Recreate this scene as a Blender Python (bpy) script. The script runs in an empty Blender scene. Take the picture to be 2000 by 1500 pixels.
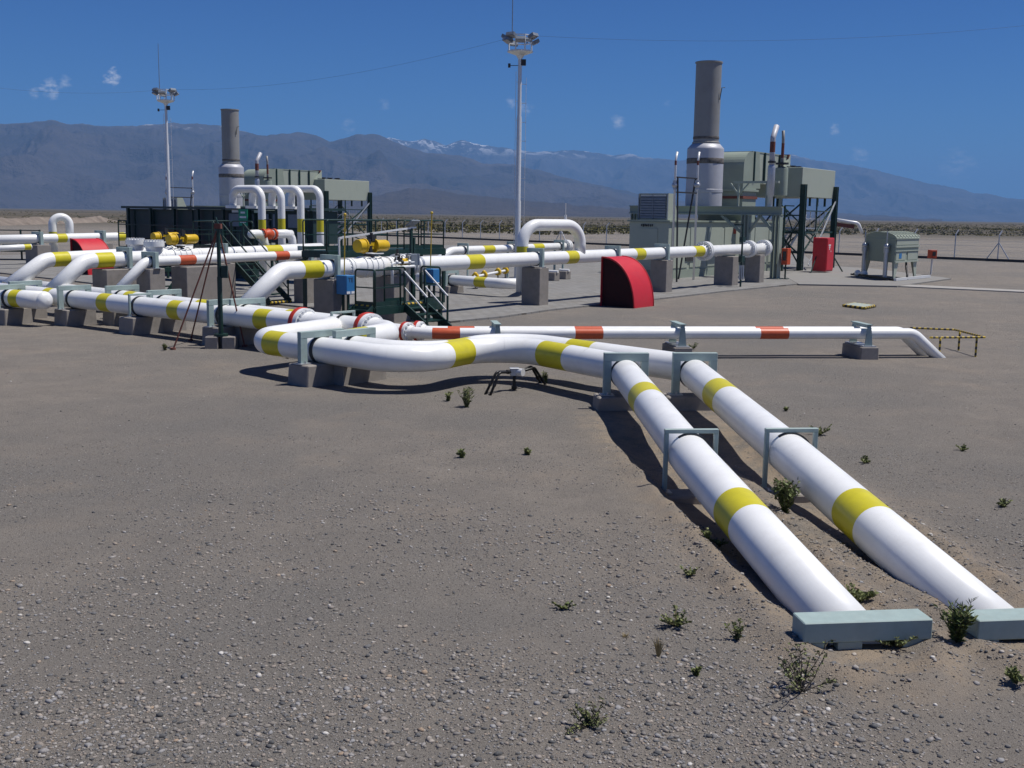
import bpy, math, random
import numpy as np
from mathutils import Vector, Matrix, noise

# ------------------------------------------------------------------ camera, sky, sun, exposure
scene = bpy.context.scene
COL = scene.collection
R = math.radians
CAM_H, FPX = 3.4, 2150.0                 # metres above ground, focal length in photo pixels (2000 wide)
PITCH, ROLL = R(8.75), R(0.8)
_f = Vector((0, math.cos(PITCH), -math.sin(PITCH)))
_r0 = Vector((1, 0, 0)); _u0 = _r0.cross(_f)
_r = _r0*math.cos(ROLL) + _u0*math.sin(ROLL)
_u = _u0*math.cos(ROLL) - _r0*math.sin(ROLL)
cd = bpy.data.cameras.new('camera'); cam = bpy.data.objects.new('camera', cd); COL.objects.link(cam)
cd.sensor_width = 36.0; cd.lens = 36.0*FPX/2000.0
cd.clip_start = 0.1; cd.clip_end = 60000
m = Matrix((_r, _u, -_f)).transposed().to_4x4(); m.translation = Vector((0, 0, CAM_H)); cam.matrix_world = m
scene.camera = cam

SUN_EL, SUN_AZ = R(66), R(84)            # azimuth clockwise from +Y
w = bpy.data.worlds.new("World"); scene.world = w; w.use_nodes = True
nt = w.node_tree; bg = nt.nodes['Background']
sky = nt.nodes.new('ShaderNodeTexSky'); sky.sky_type = 'NISHITA'; sky.sun_disc = False
sky.sun_elevation = SUN_EL; sky.sun_rotation = SUN_AZ
sky.altitude = 1500; sky.air_density = 1.15; sky.dust_density = 0.5; sky.ozone_density = 2.0
bg.inputs['Strength'].default_value = 0.05
sun_d = bpy.data.lights.new('sun', 'SUN'); sun_d.energy = 5.0; sun_d.angle = R(0.5); sun_d.color = (1.0, 0.955, 0.89)
sun = bpy.data.objects.new('sun', sun_d); COL.objects.link(sun)
sdir = Vector((math.cos(SUN_EL)*math.sin(SUN_AZ), math.cos(SUN_EL)*math.cos(SUN_AZ), math.sin(SUN_EL)))
sun.rotation_euler = sdir.to_track_quat('Z', 'Y').to_euler(); sun.location = (20, 10, 60)
scene.view_settings.view_transform = 'Standard'; scene.view_settings.look = 'None'
scene.view_settings.exposure = 0.08; scene.view_settings.gamma = 1.0
w.cycles.sampling_method = 'NONE'
scene.cycles.max_bounces = 6; scene.cycles.volume_bounces = 0
scene.cycles.use_denoising = True; scene.cycles.denoising_prefilter = 'ACCURATE'
try: scene.cycles.volume_step_rate = 4
except Exception: pass

# ------------------------------------------------------------------ helpers: photo rays
CAMP = Vector((0, 0, CAM_H))
def ray(x, y): return _f + _r*((x-1000)/FPX) - _u*((y-750)/FPX)
def P(x, y, z=0.0):
    d = ray(x, y); return CAMP + d*((z-CAM_H)/d.z)
def D(x, y, Y):
    d = ray(x, y); return CAMP + d*(Y/d.y)
def proj(p):
    q = Vector(p)-CAMP; k = q.dot(_f)
    return 1000+FPX*q.dot(_r)/k, 750-FPX*q.dot(_u)/k
U = Vector((.58, .8146, 0)); V = Vector((.8146, -.58, 0)); Wd = -V; Z = Vector((0, 0, 1))
def PV(x, y, v):
    d = ray(x, y); return CAMP + d*(v/d.dot(V))
def PU(x, y, u):
    d = ray(x, y); return CAMP + d*(u/d.dot(U))
def UV(u, v, z=0.0): return U*u + V*v + Z*z
NEAR_R = (P(1555, 735, .6)-P(1025, 735, .6)).normalized()

# ------------------------------------------------------------------ helpers: meshes and objects
FRAME = {}
def unlink_frame(p, fr):
    loc, rz = fr
    x, y, z = p[0]-loc[0], p[1]-loc[1], p[2]-loc[2]
    c, s = math.cos(-rz), math.sin(-rz)
    return (c*x-s*y, s*x+c*y, z)
def thing(name, label, cat, loc=(0, 0, 0), rz=0.0, group=None):
    o = bpy.data.objects.new(name, None); COL.objects.link(o)
    o.location = loc; o.rotation_euler = (0, 0, rz); o.empty_display_size = .2
    FRAME[o] = (Vector(loc), rz)
    tag(o, label, cat, group); return o
def tag(o, label=None, cat=None, group=None, kind=None):
    if label: o['label'] = label
    if cat: o['category'] = cat
    if group: o['group'] = group
    if kind: o['kind'] = kind
    return o
def kids(o): return [c for c in bpy.data.objects if c.parent == o]
def dup(o, loc, rz=None, label=None, group=None):
    def rec(s, par):
        c = s.copy(); COL.objects.link(c)
        if par is not None: c.parent = par
        for k in kids(s): rec(k, c)
        return c
    n = rec(o, None); n.location = loc
    if rz is not None: n.rotation_euler = (0, 0, rz)
    if label: n['label'] = label
    if group: n['group'] = group
    return n
def basis(d):
    d = Vector(d).normalized(); h = Vector((0, 0, 1)) if abs(d.z) < .95 else Vector((1, 0, 0))
    a = h.cross(d).normalized(); return a, d.cross(a)
class MB:
    def __init__(s): s.v = []; s.f = []; s.m = []; s.s = []
    def face(s, idx, m=0, sm=False): s.f.append(idx); s.m.append(m); s.s.append(sm)
    def add(s, pts): k = len(s.v); s.v.extend([tuple(p) for p in pts]); return k
    def hexa(s, p, m=0):                      # 8 points: bottom 4 ccw, top 4 ccw
        k = s.add(p)
        for q in ((3, 2, 1, 0), (4, 5, 6, 7), (0, 1, 5, 4), (1, 2, 6, 5), (2, 3, 7, 6), (3, 0, 4, 7)):
            s.face([k+i for i in q], m)
        return s
    def box(s, c, size, ex=(1, 0, 0), ey=None, ez=None, m=0):
        ex = Vector(ex).normalized(); ez = Vector(ez) if ez is not None else Z
        ey = Vector(ey) if ey is not None else ez.cross(ex)
        c = Vector(c); a, b, d = ex*size[0]/2, ey*size[1]/2, ez*size[2]/2
        return s.hexa([c-a-b-d, c+a-b-d, c+a+b-d, c-a+b-d, c-a-b+d, c+a-b+d, c+a+b+d, c-a+b+d], m)
    def bar(s, p0, p1, w, h=None, m=0, up=None):
        p0, p1 = Vector(p0), Vector(p1); d = p1-p0; L = d.length; d.normalize()
        up = Vector(up) if up is not None else (Z if abs(d.z) < .95 else U)
        ey = up.cross(d).normalized(); ez = d.cross(ey)
        return s.box((p0+p1)/2, (L, w, h or w), d, ey, ez, m)
    def ring(s, c, a, b, r, n):
        return s.add([Vector(c)+a*(r*math.cos(2*math.pi*i/n))+b*(r*math.sin(2*math.pi*i/n)) for i in range(n)])
    def skin(s, k0, k1, n, m=0, sm=True):
        for i in range(n):
            j = (i+1) % n; s.face([k0+i, k0+j, k1+j, k1+i], m, sm)
    def cyl(s, p0, p1, r0, r1=None, n=16, m=0, cap=True, sm=True):
        r1 = r0 if r1 is None else r1; a, b = basis(Vector(p1)-Vector(p0))
        k0 = s.ring(p0, a, b, r0, n); k1 = s.ring(p1, a, b, r1, n); s.skin(k0, k1, n, m, sm)
        if cap:
            c0 = s.ring(p0, a, b, r0, n); c1 = s.ring(p1, a, b, r1, n)
            s.face([c0+i for i in range(n)][::-1], m); s.face([c1+i for i in range(n)], m)
        return s
    def lathe(s, prof, o, ax=Z, n=24, m=0, sm=True):
        a, b = basis(ax); o = Vector(o); ax = Vector(ax).normalized(); ks = []
        rk = lambda q: s.ring(o+ax*q[1], a, b, max(q[0], 1e-4), n)
        k0 = rk(prof[0]); pd = None
        for i in range(len(prof)-1):           # rings are split at sharp edges so that they shade crisply
            dv_ = Vector((prof[i+1][0]-prof[i][0], prof[i+1][1]-prof[i][1]))
            if pd is not None and dv_.length > 1e-6 and pd.angle(dv_) > .6: k0 = rk(prof[i])
            k1 = rk(prof[i+1]); s.skin(k0, k1, n, m, sm); k0 = k1
            if dv_.length > 1e-6: pd = dv_
        return s
    def tube(s, path, r, n=8, m=0, cap=True, mats=None, rs=None):
        path = [Vector(p) for p in path]; N = len(path); ks = []
        t = (path[1]-path[0]).normalized(); a, b = basis(t)
        for i, p in enumerate(path):
            t2 = (path[min(i+1, N-1)]-path[max(i-1, 0)]).normalized()
            q = t.rotation_difference(t2); a = q @ a; b = q @ b; t = t2
            ks.append(s.ring(p, a, b, rs[i] if rs else r, n))
        for i in range(N-1): s.skin(ks[i], ks[i+1], n, mats[i] if mats else m)
        if cap:
            s.face([ks[0]+i for i in range(n)][::-1], mats[0] if mats else m)
            s.face([ks[-1]+i for i in range(n)], mats[-1] if mats else m)
        return s
    def prism(s, poly, o, ex, ey, ez, depth, m=0, sm=False, msides=None):
        o, ex, ey, ez = Vector(o), Vector(ex), Vector(ey), Vector(ez); n = len(poly)
        k0 = s.add([o+ex*a+ey*b for a, b in poly]); k1 = s.add([o+ex*a+ey*b+ez*depth for a, b in poly])
        s.face([k0+i for i in range(n)][::-1], m); s.face([k1+i for i in range(n)], m)
        s0 = s.add([o+ex*a+ey*b for a, b in poly]); s1 = s.add([o+ex*a+ey*b+ez*depth for a, b in poly])
        for i in range(n):
            j = (i+1) % n; s.face([s0+i, s0+j, s1+j, s1+i], msides[i] if msides else m, sm)
        return s
    def sphere(s, c, r, n=10, m=0, sq=(1, 1, 1)):
        c = Vector(c); ks = []
        for i in range(n//2+1):
            ph = math.pi*i/(n//2); ks.append(s.add([c+Vector((r*sq[0]*math.sin(ph)*math.cos(2*math.pi*j/n), r*sq[1]*math.sin(ph)*math.sin(2*math.pi*j/n), r*sq[2]*math.cos(ph))) for j in range(n)]))
        for i in range(n//2): s.skin(ks[i+1], ks[i], n, m)
        return s
    def build(s, name, mats, parent=None, loc=None, bevel=0, fix=True):
        if not isinstance(mats, (list, tuple)): mats = [mats]
        if parent is not None: fr = FRAME[parent]
        else:
            if loc is None:
                a = np.array(s.v); loc = Vector(((a[:, 0].min()+a[:, 0].max())/2, (a[:, 1].min()+a[:, 1].max())/2, a[:, 2].min()))
            fr = (Vector(loc), 0.0)
        me = bpy.data.meshes.new(name); me.from_pydata([unlink_frame(p, fr) for p in s.v], [], s.f)
        me.polygons.foreach_set('material_index', s.m); me.polygons.foreach_set('use_smooth', s.s)
        for k in mats: me.materials.append(k)
        if fix:
            import bmesh
            bm = bmesh.new(); bm.from_mesh(me); bmesh.ops.recalc_face_normals(bm, faces=bm.faces); bm.to_mesh(me); bm.free()
        me.update()
        o = bpy.data.objects.new(name, me); COL.objects.link(o)
        if parent is not None: o.parent = parent; FRAME[o] = fr
        else: o.location = loc; FRAME[o] = fr
        if bevel:
            b = o.modifiers.new('edge', 'BEVEL'); b.width = bevel; b.segments = 1; b.limit_method = 'ANGLE'; b.angle_limit = R(40)
        return o

# ------------------------------------------------------------------ materials
def mat(name, rgb, rough=.6, metal=0.0, var=.12, scale=6.0, bump=0.0, bscale=40.0, spec=.4, dirt=None, dirt_amt=.25, dscale=1.5, coat=0.0):
    mt = bpy.data.materials.new(name); mt.use_nodes = True; t = mt.node_tree; N = t.nodes; L = t.links
    b = N['Principled BSDF']; b.inputs['Roughness'].default_value = rough; b.inputs['Metallic'].default_value = metal
    b.inputs['Specular IOR Level'].default_value = spec; b.inputs['Coat Weight'].default_value = coat
    g = N.new('ShaderNodeNewGeometry')
    n1 = N.new('ShaderNodeTexNoise'); n1.inputs['Scale'].default_value = scale; n1.inputs['Detail'].default_value = 5; n1.inputs['Roughness'].default_value = .65
    L.new(g.outputs['Position'], n1.inputs['Vector'])
    mr = N.new('ShaderNodeMapRange'); mr.inputs[1].default_value = .3; mr.inputs[2].default_value = .7; mr.inputs[3].default_value = 1-var; mr.inputs[4].default_value = 1+var
    L.new(n1.outputs[0], mr.inputs[0])
    mx = N.new('ShaderNodeMix'); mx.data_type = 'RGBA'; mx.blend_type = 'MULTIPLY'; mx.inputs[0].default_value = 1
    mx.inputs[6].default_value = (*rgb, 1); L.new(mr.outputs[0], mx.inputs[7])
    out = mx.outputs[2]
    if dirt is not None:
        n2 = N.new('ShaderNodeTexNoise'); n2.inputs['Scale'].default_value = dscale; n2.inputs['Detail'].default_value = 8; n2.inputs['Roughness'].default_value = .75
        L.new(g.outputs['Position'], n2.inputs['Vector'])
        m2 = N.new('ShaderNodeMapRange'); m2.inputs[1].default_value = .5; m2.inputs[2].default_value = .78; m2.inputs[3].default_value = 0; m2.inputs[4].default_value = dirt_amt
        L.new(n2.outputs[0], m2.inputs[0])
        x2 = N.new('ShaderNodeMix'); x2.data_type = 'RGBA'; L.new(m2.outputs[0], x2.inputs[0]); L.new(out, x2.inputs[6]); x2.inputs[7].default_value = (*dirt, 1)
        out = x2.outputs[2]
    L.new(out, b.inputs['Base Color'])
    rr = N.new('ShaderNodeMapRange'); rr.inputs[3].default_value = max(.03, rough-.08); rr.inputs[4].default_value = min(1, rough+.1); L.new(n1.outputs[0], rr.inputs[0]); L.new(rr.outputs[0], b.inputs['Roughness'])
    if bump:
        n3 = N.new('ShaderNodeTexNoise'); n3.inputs['Scale'].default_value = bscale; n3.inputs['Detail'].default_value = 4; L.new(g.outputs['Position'], n3.inputs['Vector'])
        bp = N.new('ShaderNodeBump'); bp.inputs['Strength'].default_value = bump; bp.inputs['Distance'].default_value = .02; L.new(n3.outputs[0], bp.inputs['Height']); L.new(bp.outputs[0], b.inputs['Normal'])
    return mt
DUST = (.33, .28, .23)
M = dict(
 white=mat('white_paint', (.80, .81, .80), .30, var=.03, scale=3, spec=.5, dirt=(.42, .38, .33), dirt_amt=.20, dscale=2.6),
 yellow=mat('yellow_band_paint', (.56, .50, .022), .38, var=.06, scale=8, dirt=DUST, dirt_amt=.15),
 orange=mat('orange_red_band_paint', (.52, .095, .035), .4, var=.08, scale=8, dirt=DUST, dirt_amt=.12),
 ring=mat('insulating_ring_red', (.46, .035, .02), .45, var=.1),
 red=mat('red_paint', (.53, .022, .034), .5, var=.07, scale=4, dirt=(.4, .12, .12), dirt_amt=.2),
 steel=mat('support_steel_paint', (.30, .385, .37), .55, var=.08, scale=9, dirt=DUST, dirt_amt=.2, dscale=4),
 concrete=mat('concrete', (.26, .24, .22), .9, var=.16, scale=5, bump=.25, bscale=60, spec=.2, dirt=(.17, .15, .13), dirt_amt=.5, dscale=2.5),
 dgreen=mat('dark_green_paint', (.008, .034, .028), .45, var=.15, dirt=DUST, dirt_amt=.1),
 shed=mat('dark_green_cladding', (.018, .042, .042), .5, var=.12, scale=2, dirt=(.08, .1, .1), dirt_amt=.2),
 unit=mat('grey_green_enclosure', (.36, .40, .335), .55, var=.06, scale=1.2, dirt=(.2, .2, .16), dirt_amt=.25, dscale=1.2),
 unit2=mat('grey_green_duct', (.27, .315, .26), .55, var=.08, scale=1.0, dirt=(.2, .2, .16), dirt_amt=.25, dscale=1.5),
 stack=mat('stack_grey', (.27, .27, .262), .55, metal=.15, var=.08, scale=.8, dirt=(.2, .17, .14), dirt_amt=.4, dscale=.9),
 drum=mat('silencer_grey', (.43, .44, .48), .5, metal=.15, var=.07, scale=1.0, dirt=(.3, .27, .24), dirt_amt=.3, dscale=1.3),
 stain=mat('scorched_paint', (.13, .12, .11), .8, var=.5, scale=5),
 rust=mat('rusty_primer', (.16, .055, .04), .8, var=.3),
 galv=mat('galvanised_steel', (.48, .5, .53), .4, metal=.6, var=.12, scale=12),
 alu=mat('weathered_white_metal', (.68, .69, .69), .4, metal=.2, var=.06),
 dark=mat('dark_metal', (.03, .03, .032), .5, var=.2),
 black=mat('black_conduit', (.012, .012, .013), .38, var=.2),
 rubber=mat('rubber_lining', (.03, .035, .04), .7),
 blue=mat('blue_box_paint', (.03, .17, .40), .45, var=.06),
 actyel=mat('actuator_yellow', (.62, .40, .012), .4, var=.08),
 hiyel=mat('hazard_yellow', (.50, .35, .03), .5, var=.1),
 redbox=mat('orange_box_paint', (.5, .07, .02), .5, var=.1),
 lens=mat('lamp_lens', (.25, .25, .27), .12, var=.1),
 glassdark=mat('dark_glass', (.03, .035, .04), .1),
 sign=mat('green_sign', (.02, .30, .16), .5),
 ink=mat('black_lettering', (.03, .03, .03), .6),
 paper=mat('white_lettering', (.8, .8, .8), .6),
 hood_shade=mat('hood_shade_paint', (.035, .008, .008), .9, var=.3),  # near-black red: shade inside the hoods put into the colour
 louvre=mat('louvre_grey', (.20, .23, .27), .5, metal=.2),
 shaft=mat('stained_timber', (.10, .025, .02), .7),
)
SKY_TINT = (.33, .84, 1.55)
# ------------------------------------------------------------------ ground
def trench(x, y):
    # shallow hollow dug where the two near pipelines enter the soil
    k = 0.0
    for a, b in (((1.9, 17.5), (2.75, 9.2)), ((3.05, 17.7), (4.15, 9.3))):
        ax, ay = a; bx, by = b; t = max(0, min(1, ((x-ax)*(bx-ax)+(y-ay)*(by-ay))/((bx-ax)**2+(by-ay)**2)))
        d = math.hypot(x-ax-t*(bx-ax), y-ay-t*(by-ay))
        prof = math.exp(-(d/.42)**4)
        k = max(k, prof*(.16*math.sin(math.pi*min(1, t*1.02))**.7 if t > 0 else 0))
    return k
def pipe_dist(x, y):
    best = (9, 0)
    for a, b in (((1.95, 18.5), (2.85, 8.2)), ((3.1, 18.7), (4.35, 8.3))):
        t = max(0, min(1, ((x-a[0])*(b[0]-a[0])+(y-a[1])*(b[1]-a[1]))/((b[0]-a[0])**2+(b[1]-a[1])**2)))
        d = math.hypot(x-a[0]-t*(b[0]-a[0]), y-a[1]-t*(b[1]-a[1]))
        if d < best[0]: best = (d, t)
    return best
def berm(x, y):
    # sand banked along the buried lengths of pipe
    d, t = pipe_dist(x, y); k = max(0, min(1, (t-.12)/.3))
    e = math.exp(-((d-.55-.10*noise.noise(Vector((x*1.7, y*1.7, 8))))/.17)**2)
    return .085*k*e*(1+.5*noise.noise(Vector((x*2.2, y*2.2, 2))))
def gh(x, y):
    d = math.hypot(x, y)
    n = noise.noise(Vector((x*.35, y*.35, 3))) * .05 + noise.noise(Vector((x*1.1, y*1.1, 9)))*.022 + noise.noise(Vector((x*3, y*3, 5)))*.009
    fade = 1.0 if d < 18 else max(.12, 1-(d-18)/16)
    flat = 1.0
    h = n*fade*flat
    if 7.5 < y < 19 and 0 < x < 7: h += berm(x, y)-trench(x, y)
    if y < 7.6: h += .10*min(1, (7.6-y)/2.0)           # gravel bank at the photographer's feet
    if d > 130: h += 0.6*noise.noise(Vector((x*.01, y*.01, 1)))*min(1, (d-130)/150)*min(1, d/400)
    return h
rad = [.6]
while rad[-1] < 17000:
    r_ = rad[-1]; rad.append(r_ + (max(.10, r_*.012) if r_ < 45 else r_*.06))
angs = []
a_ = -180.0
while a_ < 180:
    angs.append(a_); a_ += .42 if abs(a_+.2) < 34 else 5.0
na = len(angs); gv = [(0, 0, gh(0, 0))]; gf = []
for r_ in rad:
    for a in angs:
        x, y = r_*math.sin(R(a)), r_*math.cos(R(a)); gv.append((x, y, gh(x, y)))
for j in range(na): gf.append((0, 1+(j+1) % na, 1+j))
for i in range(len(rad)-1):
    for j in range(na):
        k = (j+1) % na; gf.append((1+i*na+j, 1+i*na+k, 1+(i+1)*na+k, 1+(i+1)*na+j))
me = bpy.data.meshes.new('ground'); me.from_pydata(gv, [], [f[::-1] for f in gf]); me.polygons.foreach_set('use_smooth', [True]*len(me.polygons))
ground = bpy.data.objects.new('ground', me); COL.objects.link(ground); tag(ground, 'grey brown desert ground of sand and gravel', 'ground', kind='structure')

def node_mix(N, L, fac, a, b, blend='MIX'):
    x = N.new('ShaderNodeMix'); x.data_type = 'RGBA'; x.blend_type = blend
    for s, k in ((fac, 0), (a, 6), (b, 7)):
        if isinstance(s, bpy.types.NodeSocket): L.new(s, x.inputs[k])
        elif k == 0: x.inputs[0].default_value = s
        else: x.inputs[k].default_value = (*s, 1)
    return x.outputs[2]
def node_noise(N, L, vec, scale, detail=5, rough=.6):
    n = N.new('ShaderNodeTexNoise'); n.inputs['Scale'].default_value = scale; n.inputs['Detail'].default_value = detail; n.inputs['Roughness'].default_value = rough
    L.new(vec, n.inputs['Vector']); return n.outputs[0]
def node_range(N, L, v, a, b, c=0.0, d=1.0):
    n = N.new('ShaderNodeMapRange'); L.new(v, n.inputs[0])
    for i, q in enumerate((a, b, c, d)): n.inputs[i+1].default_value = q
    return n.outputs[0]
gm = bpy.data.materials.new('gravelly_sand'); gm.use_nodes = True; t = gm.node_tree; N = t.nodes; L = t.links
b = N['Principled BSDF']; b.inputs['Roughness'].default_value = .95; b.inputs['Specular IOR Level'].default_value = .15
pos = N.new('ShaderNodeNewGeometry').outputs['Position']
big = node_noise(N, L, pos, .12, 6, .6); mid = node_noise(N, L, pos, 1.3, 7, .65); fine = node_noise(N, L, pos, 45, 4, .7); grit = node_noise(N, L, pos, 160, 2, .6)
sand = node_mix(N, L, node_range(N, L, mid, .35, .68), (.187, .169, .149), (.232, .208, .180))
grav = node_mix(N, L, node_range(N, L, fine, .35, .65), (.118, .111, .102), (.220, .206, .188))
base = node_mix(N, L, node_range(N, L, big, .40, .58), grav, sand)
vo = N.new('ShaderNodeTexVoronoi'); vo.inputs['Scale'].default_value = 34; L.new(pos, vo.inputs['Vector'])
sp = N.new('ShaderNodeSeparateColor'); L.new(vo.outputs['Color'], sp.inputs[0])
ramp = N.new('ShaderNodeValToRGB'); L.new(sp.outputs[0], ramp.inputs[0]); e = ramp.color_ramp
for i, (p_, c_) in enumerate(((0, (.045, .045, .05)), (.35, (.12, .105, .095)), (.6, (.17, .14, .125)), (.85, (.25, .23, .21)), (1, (.40, .37, .34)))):
    el = e.elements[i] if i < 2 else e.elements.new(p_); el.position = p_; el.color = (*c_, 1)
msk = node_range(N, L, vo.outputs['Distance'], .30, .18)
sel = N.new('ShaderNodeMath'); sel.operation = 'MULTIPLY'; L.new(msk, sel.inputs[0]); L.new(node_range(N, L, sp.outputs[1], .38, .42), sel.inputs[1])
base = node_mix(N, L, sel.outputs[0], base, ramp.outputs[0])
g2 = node_mix(N, L, 1.0, base, node_range(N, L, grit, .25, .75, .50, 1.5), 'MULTIPLY')
pat = node_noise(N, L, pos, .55, 5, .6)
g2 = node_mix(N, L, node_range(N, L, pat, .55, .72, 0, .30), g2, (.30, .245, .19))
ba = N.new('ShaderNodeAttribute'); ba.attribute_name = 'bank'; bn = node_noise(N, L, pos, 3.2, 6, .65)
bm_ = N.new('ShaderNodeMath'); bm_.operation = 'MULTIPLY'; L.new(ba.outputs['Fac'], bm_.inputs[0]); L.new(node_range(N, L, bn, .38, .62, .15, .85), bm_.inputs[1])
g2 = node_mix(N, L, bm_.outputs[0], g2, (.33, .265, .195))
# far plain: olive scrub tint and pale flats, by distance from the plant
sx = N.new('ShaderNodeVectorMath'); sx.operation = 'LENGTH'; L.new(pos, sx.inputs[0])
mp = N.new('ShaderNodeMapping'); mp.inputs['Scale'].default_value = (.0022, .0045, 0); L.new(pos, mp.inputs[0])
far1 = node_noise(N, L, mp.outputs[0], 3.0, 8, .62)
fp = node_mix(N, L, node_range(N, L, far1, .42, .62), (.070, .062, .042), (.118, .098, .070))
g3 = node_mix(N, L, node_range(N, L, sx.outputs['Value'], 190, 330), g2, fp)
L.new(g3, b.inputs['Base Color'])
bp = N.new('ShaderNodeBump'); bp.inputs['Strength'].default_value = .8; bp.inputs['Distance'].default_value = .02
hs = N.new('ShaderNodeMath'); hs.operation = 'ADD'; L.new(fine, hs.inputs[0]); L.new(sel.outputs[0], hs.inputs[1])
hs2 = N.new('ShaderNodeMath'); hs2.operation = 'ADD'; L.new(hs.outputs[0], hs2.inputs[0]); L.new(grit, hs2.inputs[1]); L.new(hs2.outputs[0], bp.inputs['Height']); L.new(bp.outputs[0], b.inputs['Normal'])
sa = me.color_attributes.new('bank', 'FLOAT_COLOR', 'POINT'); cv = np.zeros((len(gv), 4), np.float32); cv[:, 3] = 1
for i, (x, y, z) in enumerate(gv):
    if -1 < x < 8 and 6 < y < 21:
        d, tt = pipe_dist(x, y); s_ = math.exp(-(d/.85)**4)*min(1, max(0, (21-y)/3)); cv[i, :3] = s_
sa.data.foreach_set('color', cv.ravel())
me.materials.append(gm)

# loose stones: one uncountable cover of real pebbles
rng = np.random.default_rng(4)
ico = []
gr = (1+5**.5)/2
for a, c in ((1, gr), (-1, gr), (1, -gr), (-1, -gr)): ico += [(a, c, 0), (0, a, c), (c, 0, a)]
ico = np.array(ico)/math.hypot(1, gr)
from itertools import combinations
dmin = min(np.linalg.norm(ico[i]-ico[j]) for i, j in combinations(range(12), 2))
tri = [q for q in combinations(range(12), 3) if all(abs(np.linalg.norm(ico[i]-ico[j])-dmin) < 1e-3 for i, j in combinations(q, 2))]
tri = np.array([q if np.dot(np.cross(ico[q[1]]-ico[q[0]], ico[q[2]]-ico[q[0]]), ico[q[0]]) > 0 else (q[0], q[2], q[1]) for q in tri])
def pebbles(n, r0, r1, smin, smax, power, half=33):
    an = np.radians(rng.uniform(-half, half, n)); rr = np.sqrt(rng.uniform(r0**2, r1**2, n)) if r1 < 9 else r0*(r1/r0)**rng.uniform(0, 1, n)
    x, y = rr*np.sin(an), rr*np.cos(an)
    keep = np.array([noise.noise(Vector((a*.5, c*.5, 0))) + rng.uniform(-.35, .5) > -.12 for a, c in zip(x, y)])
    clear = np.ones(n, bool)
    x, y = x[keep & clear], y[keep & clear]; n = len(x)
    s = smin*(smax/smin)**(rng.uniform(0, 1, n)**power)
    return x, y, s
sets = [pebbles(70000, 5.2, 17, .0038, .012, 1.3), pebbles(8000, 5.2, 14, .008, .028, 3.0), pebbles(26000, 5.4, 13.0, .005, .024, 2.4), pebbles(2600, 5.6, 8.2, .011, .030, 2.4), pebbles(5000, 12, 26, .007, .016, 2.2)]
X = np.concatenate([q[0] for q in sets]); Y_ = np.concatenate([q[1] for q in sets]); S = np.concatenate([q[2] for q in sets]); n = len(X)
zz = np.array([gh(a, c) for a, c in zip(X, Y_)])
sc3 = np.stack([rng.uniform(.8, 1.5, n), rng.uniform(.7, 1.1, n), rng.uniform(.4, .75, n)], 1)*S[:, None]
jit = rng.uniform(.78, 1.2, (n, 12, 1))
vv = ico[None]*jit*sc3[:, None]
th = rng.uniform(0, 2*np.pi, n); c_, s_ = np.cos(th)[:, None], np.sin(th)[:, None]
vx = vv[..., 0]*c_-vv[..., 1]*s_+X[:, None]; vy = vv[..., 0]*s_+vv[..., 1]*c_+Y_[:, None]; vz = vv[..., 2]+(zz+sc3[:, 2]*.25)[:, None]
allv = np.stack([vx, vy, vz], -1).reshape(-1, 3).astype(np.float32)
allf = (tri[None]+12*np.arange(n)[:, None, None]).reshape(-1, 3).astype(np.int32)
me = bpy.data.meshes.new('gravel'); me.vertices.add(len(allv)); me.vertices.foreach_set('co', allv.ravel())
me.loops.add(allf.size); me.loops.foreach_set('vertex_index', allf.ravel()); me.polygons.add(len(allf))
me.polygons.foreach_set('loop_start', np.arange(0, allf.size, 3, dtype=np.int32)); me.polygons.foreach_set('loop_total', np.full(len(allf), 3, np.int32))
me.polygons.foreach_set('use_smooth', np.ones(len(allf), bool)); me.update(calc_edges=True)
pm = bpy.data.materials.new('mixed_pebbles'); pm.use_nodes = True; t = pm.node_tree; N = t.nodes; L = t.links; b = N['Principled BSDF']; b.inputs['Roughness'].default_value = .8; b.inputs['Specular IOR Level'].default_value = .25
geo = N.new('ShaderNodeNewGeometry'); ramp = N.new('ShaderNodeValToRGB'); L.new(geo.outputs['Random Per Island'], ramp.inputs[0]); e = ramp.color_ramp
for i, (p_, c_) in enumerate(((0, (.075, .077, .08)), (.22, (.145, .145, .147)), (.45, (.21, .192, .172)), (.62, (.25, .215, .185)), (.78, (.26, .26, .265)), (.90, (.33, .30, .265)), (.965, (.29, .22, .16)), (.985, (.42, .40, .37)), (1, (.55, .53, .50)))):
    el = e.elements[i] if i < 2 else e.elements.new(p_); el.position = p_; el.color = (*c_, 1)
nn = node_noise(N, L, geo.outputs['Position'], 90, 3, .6)
L.new(node_mix(N, L, 1.0, ramp.outputs[0], node_range(N, L, nn, .3, .7, .75, 1.25), 'MULTIPLY'), b.inputs['Base Color'])
me.materials.append(pm); gravel = bpy.data.objects.new('gravel', me); COL.objects.link(gravel); tag(gravel, 'loose mixed pebbles scattered over the near ground', 'gravel', kind='stuff')

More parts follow.
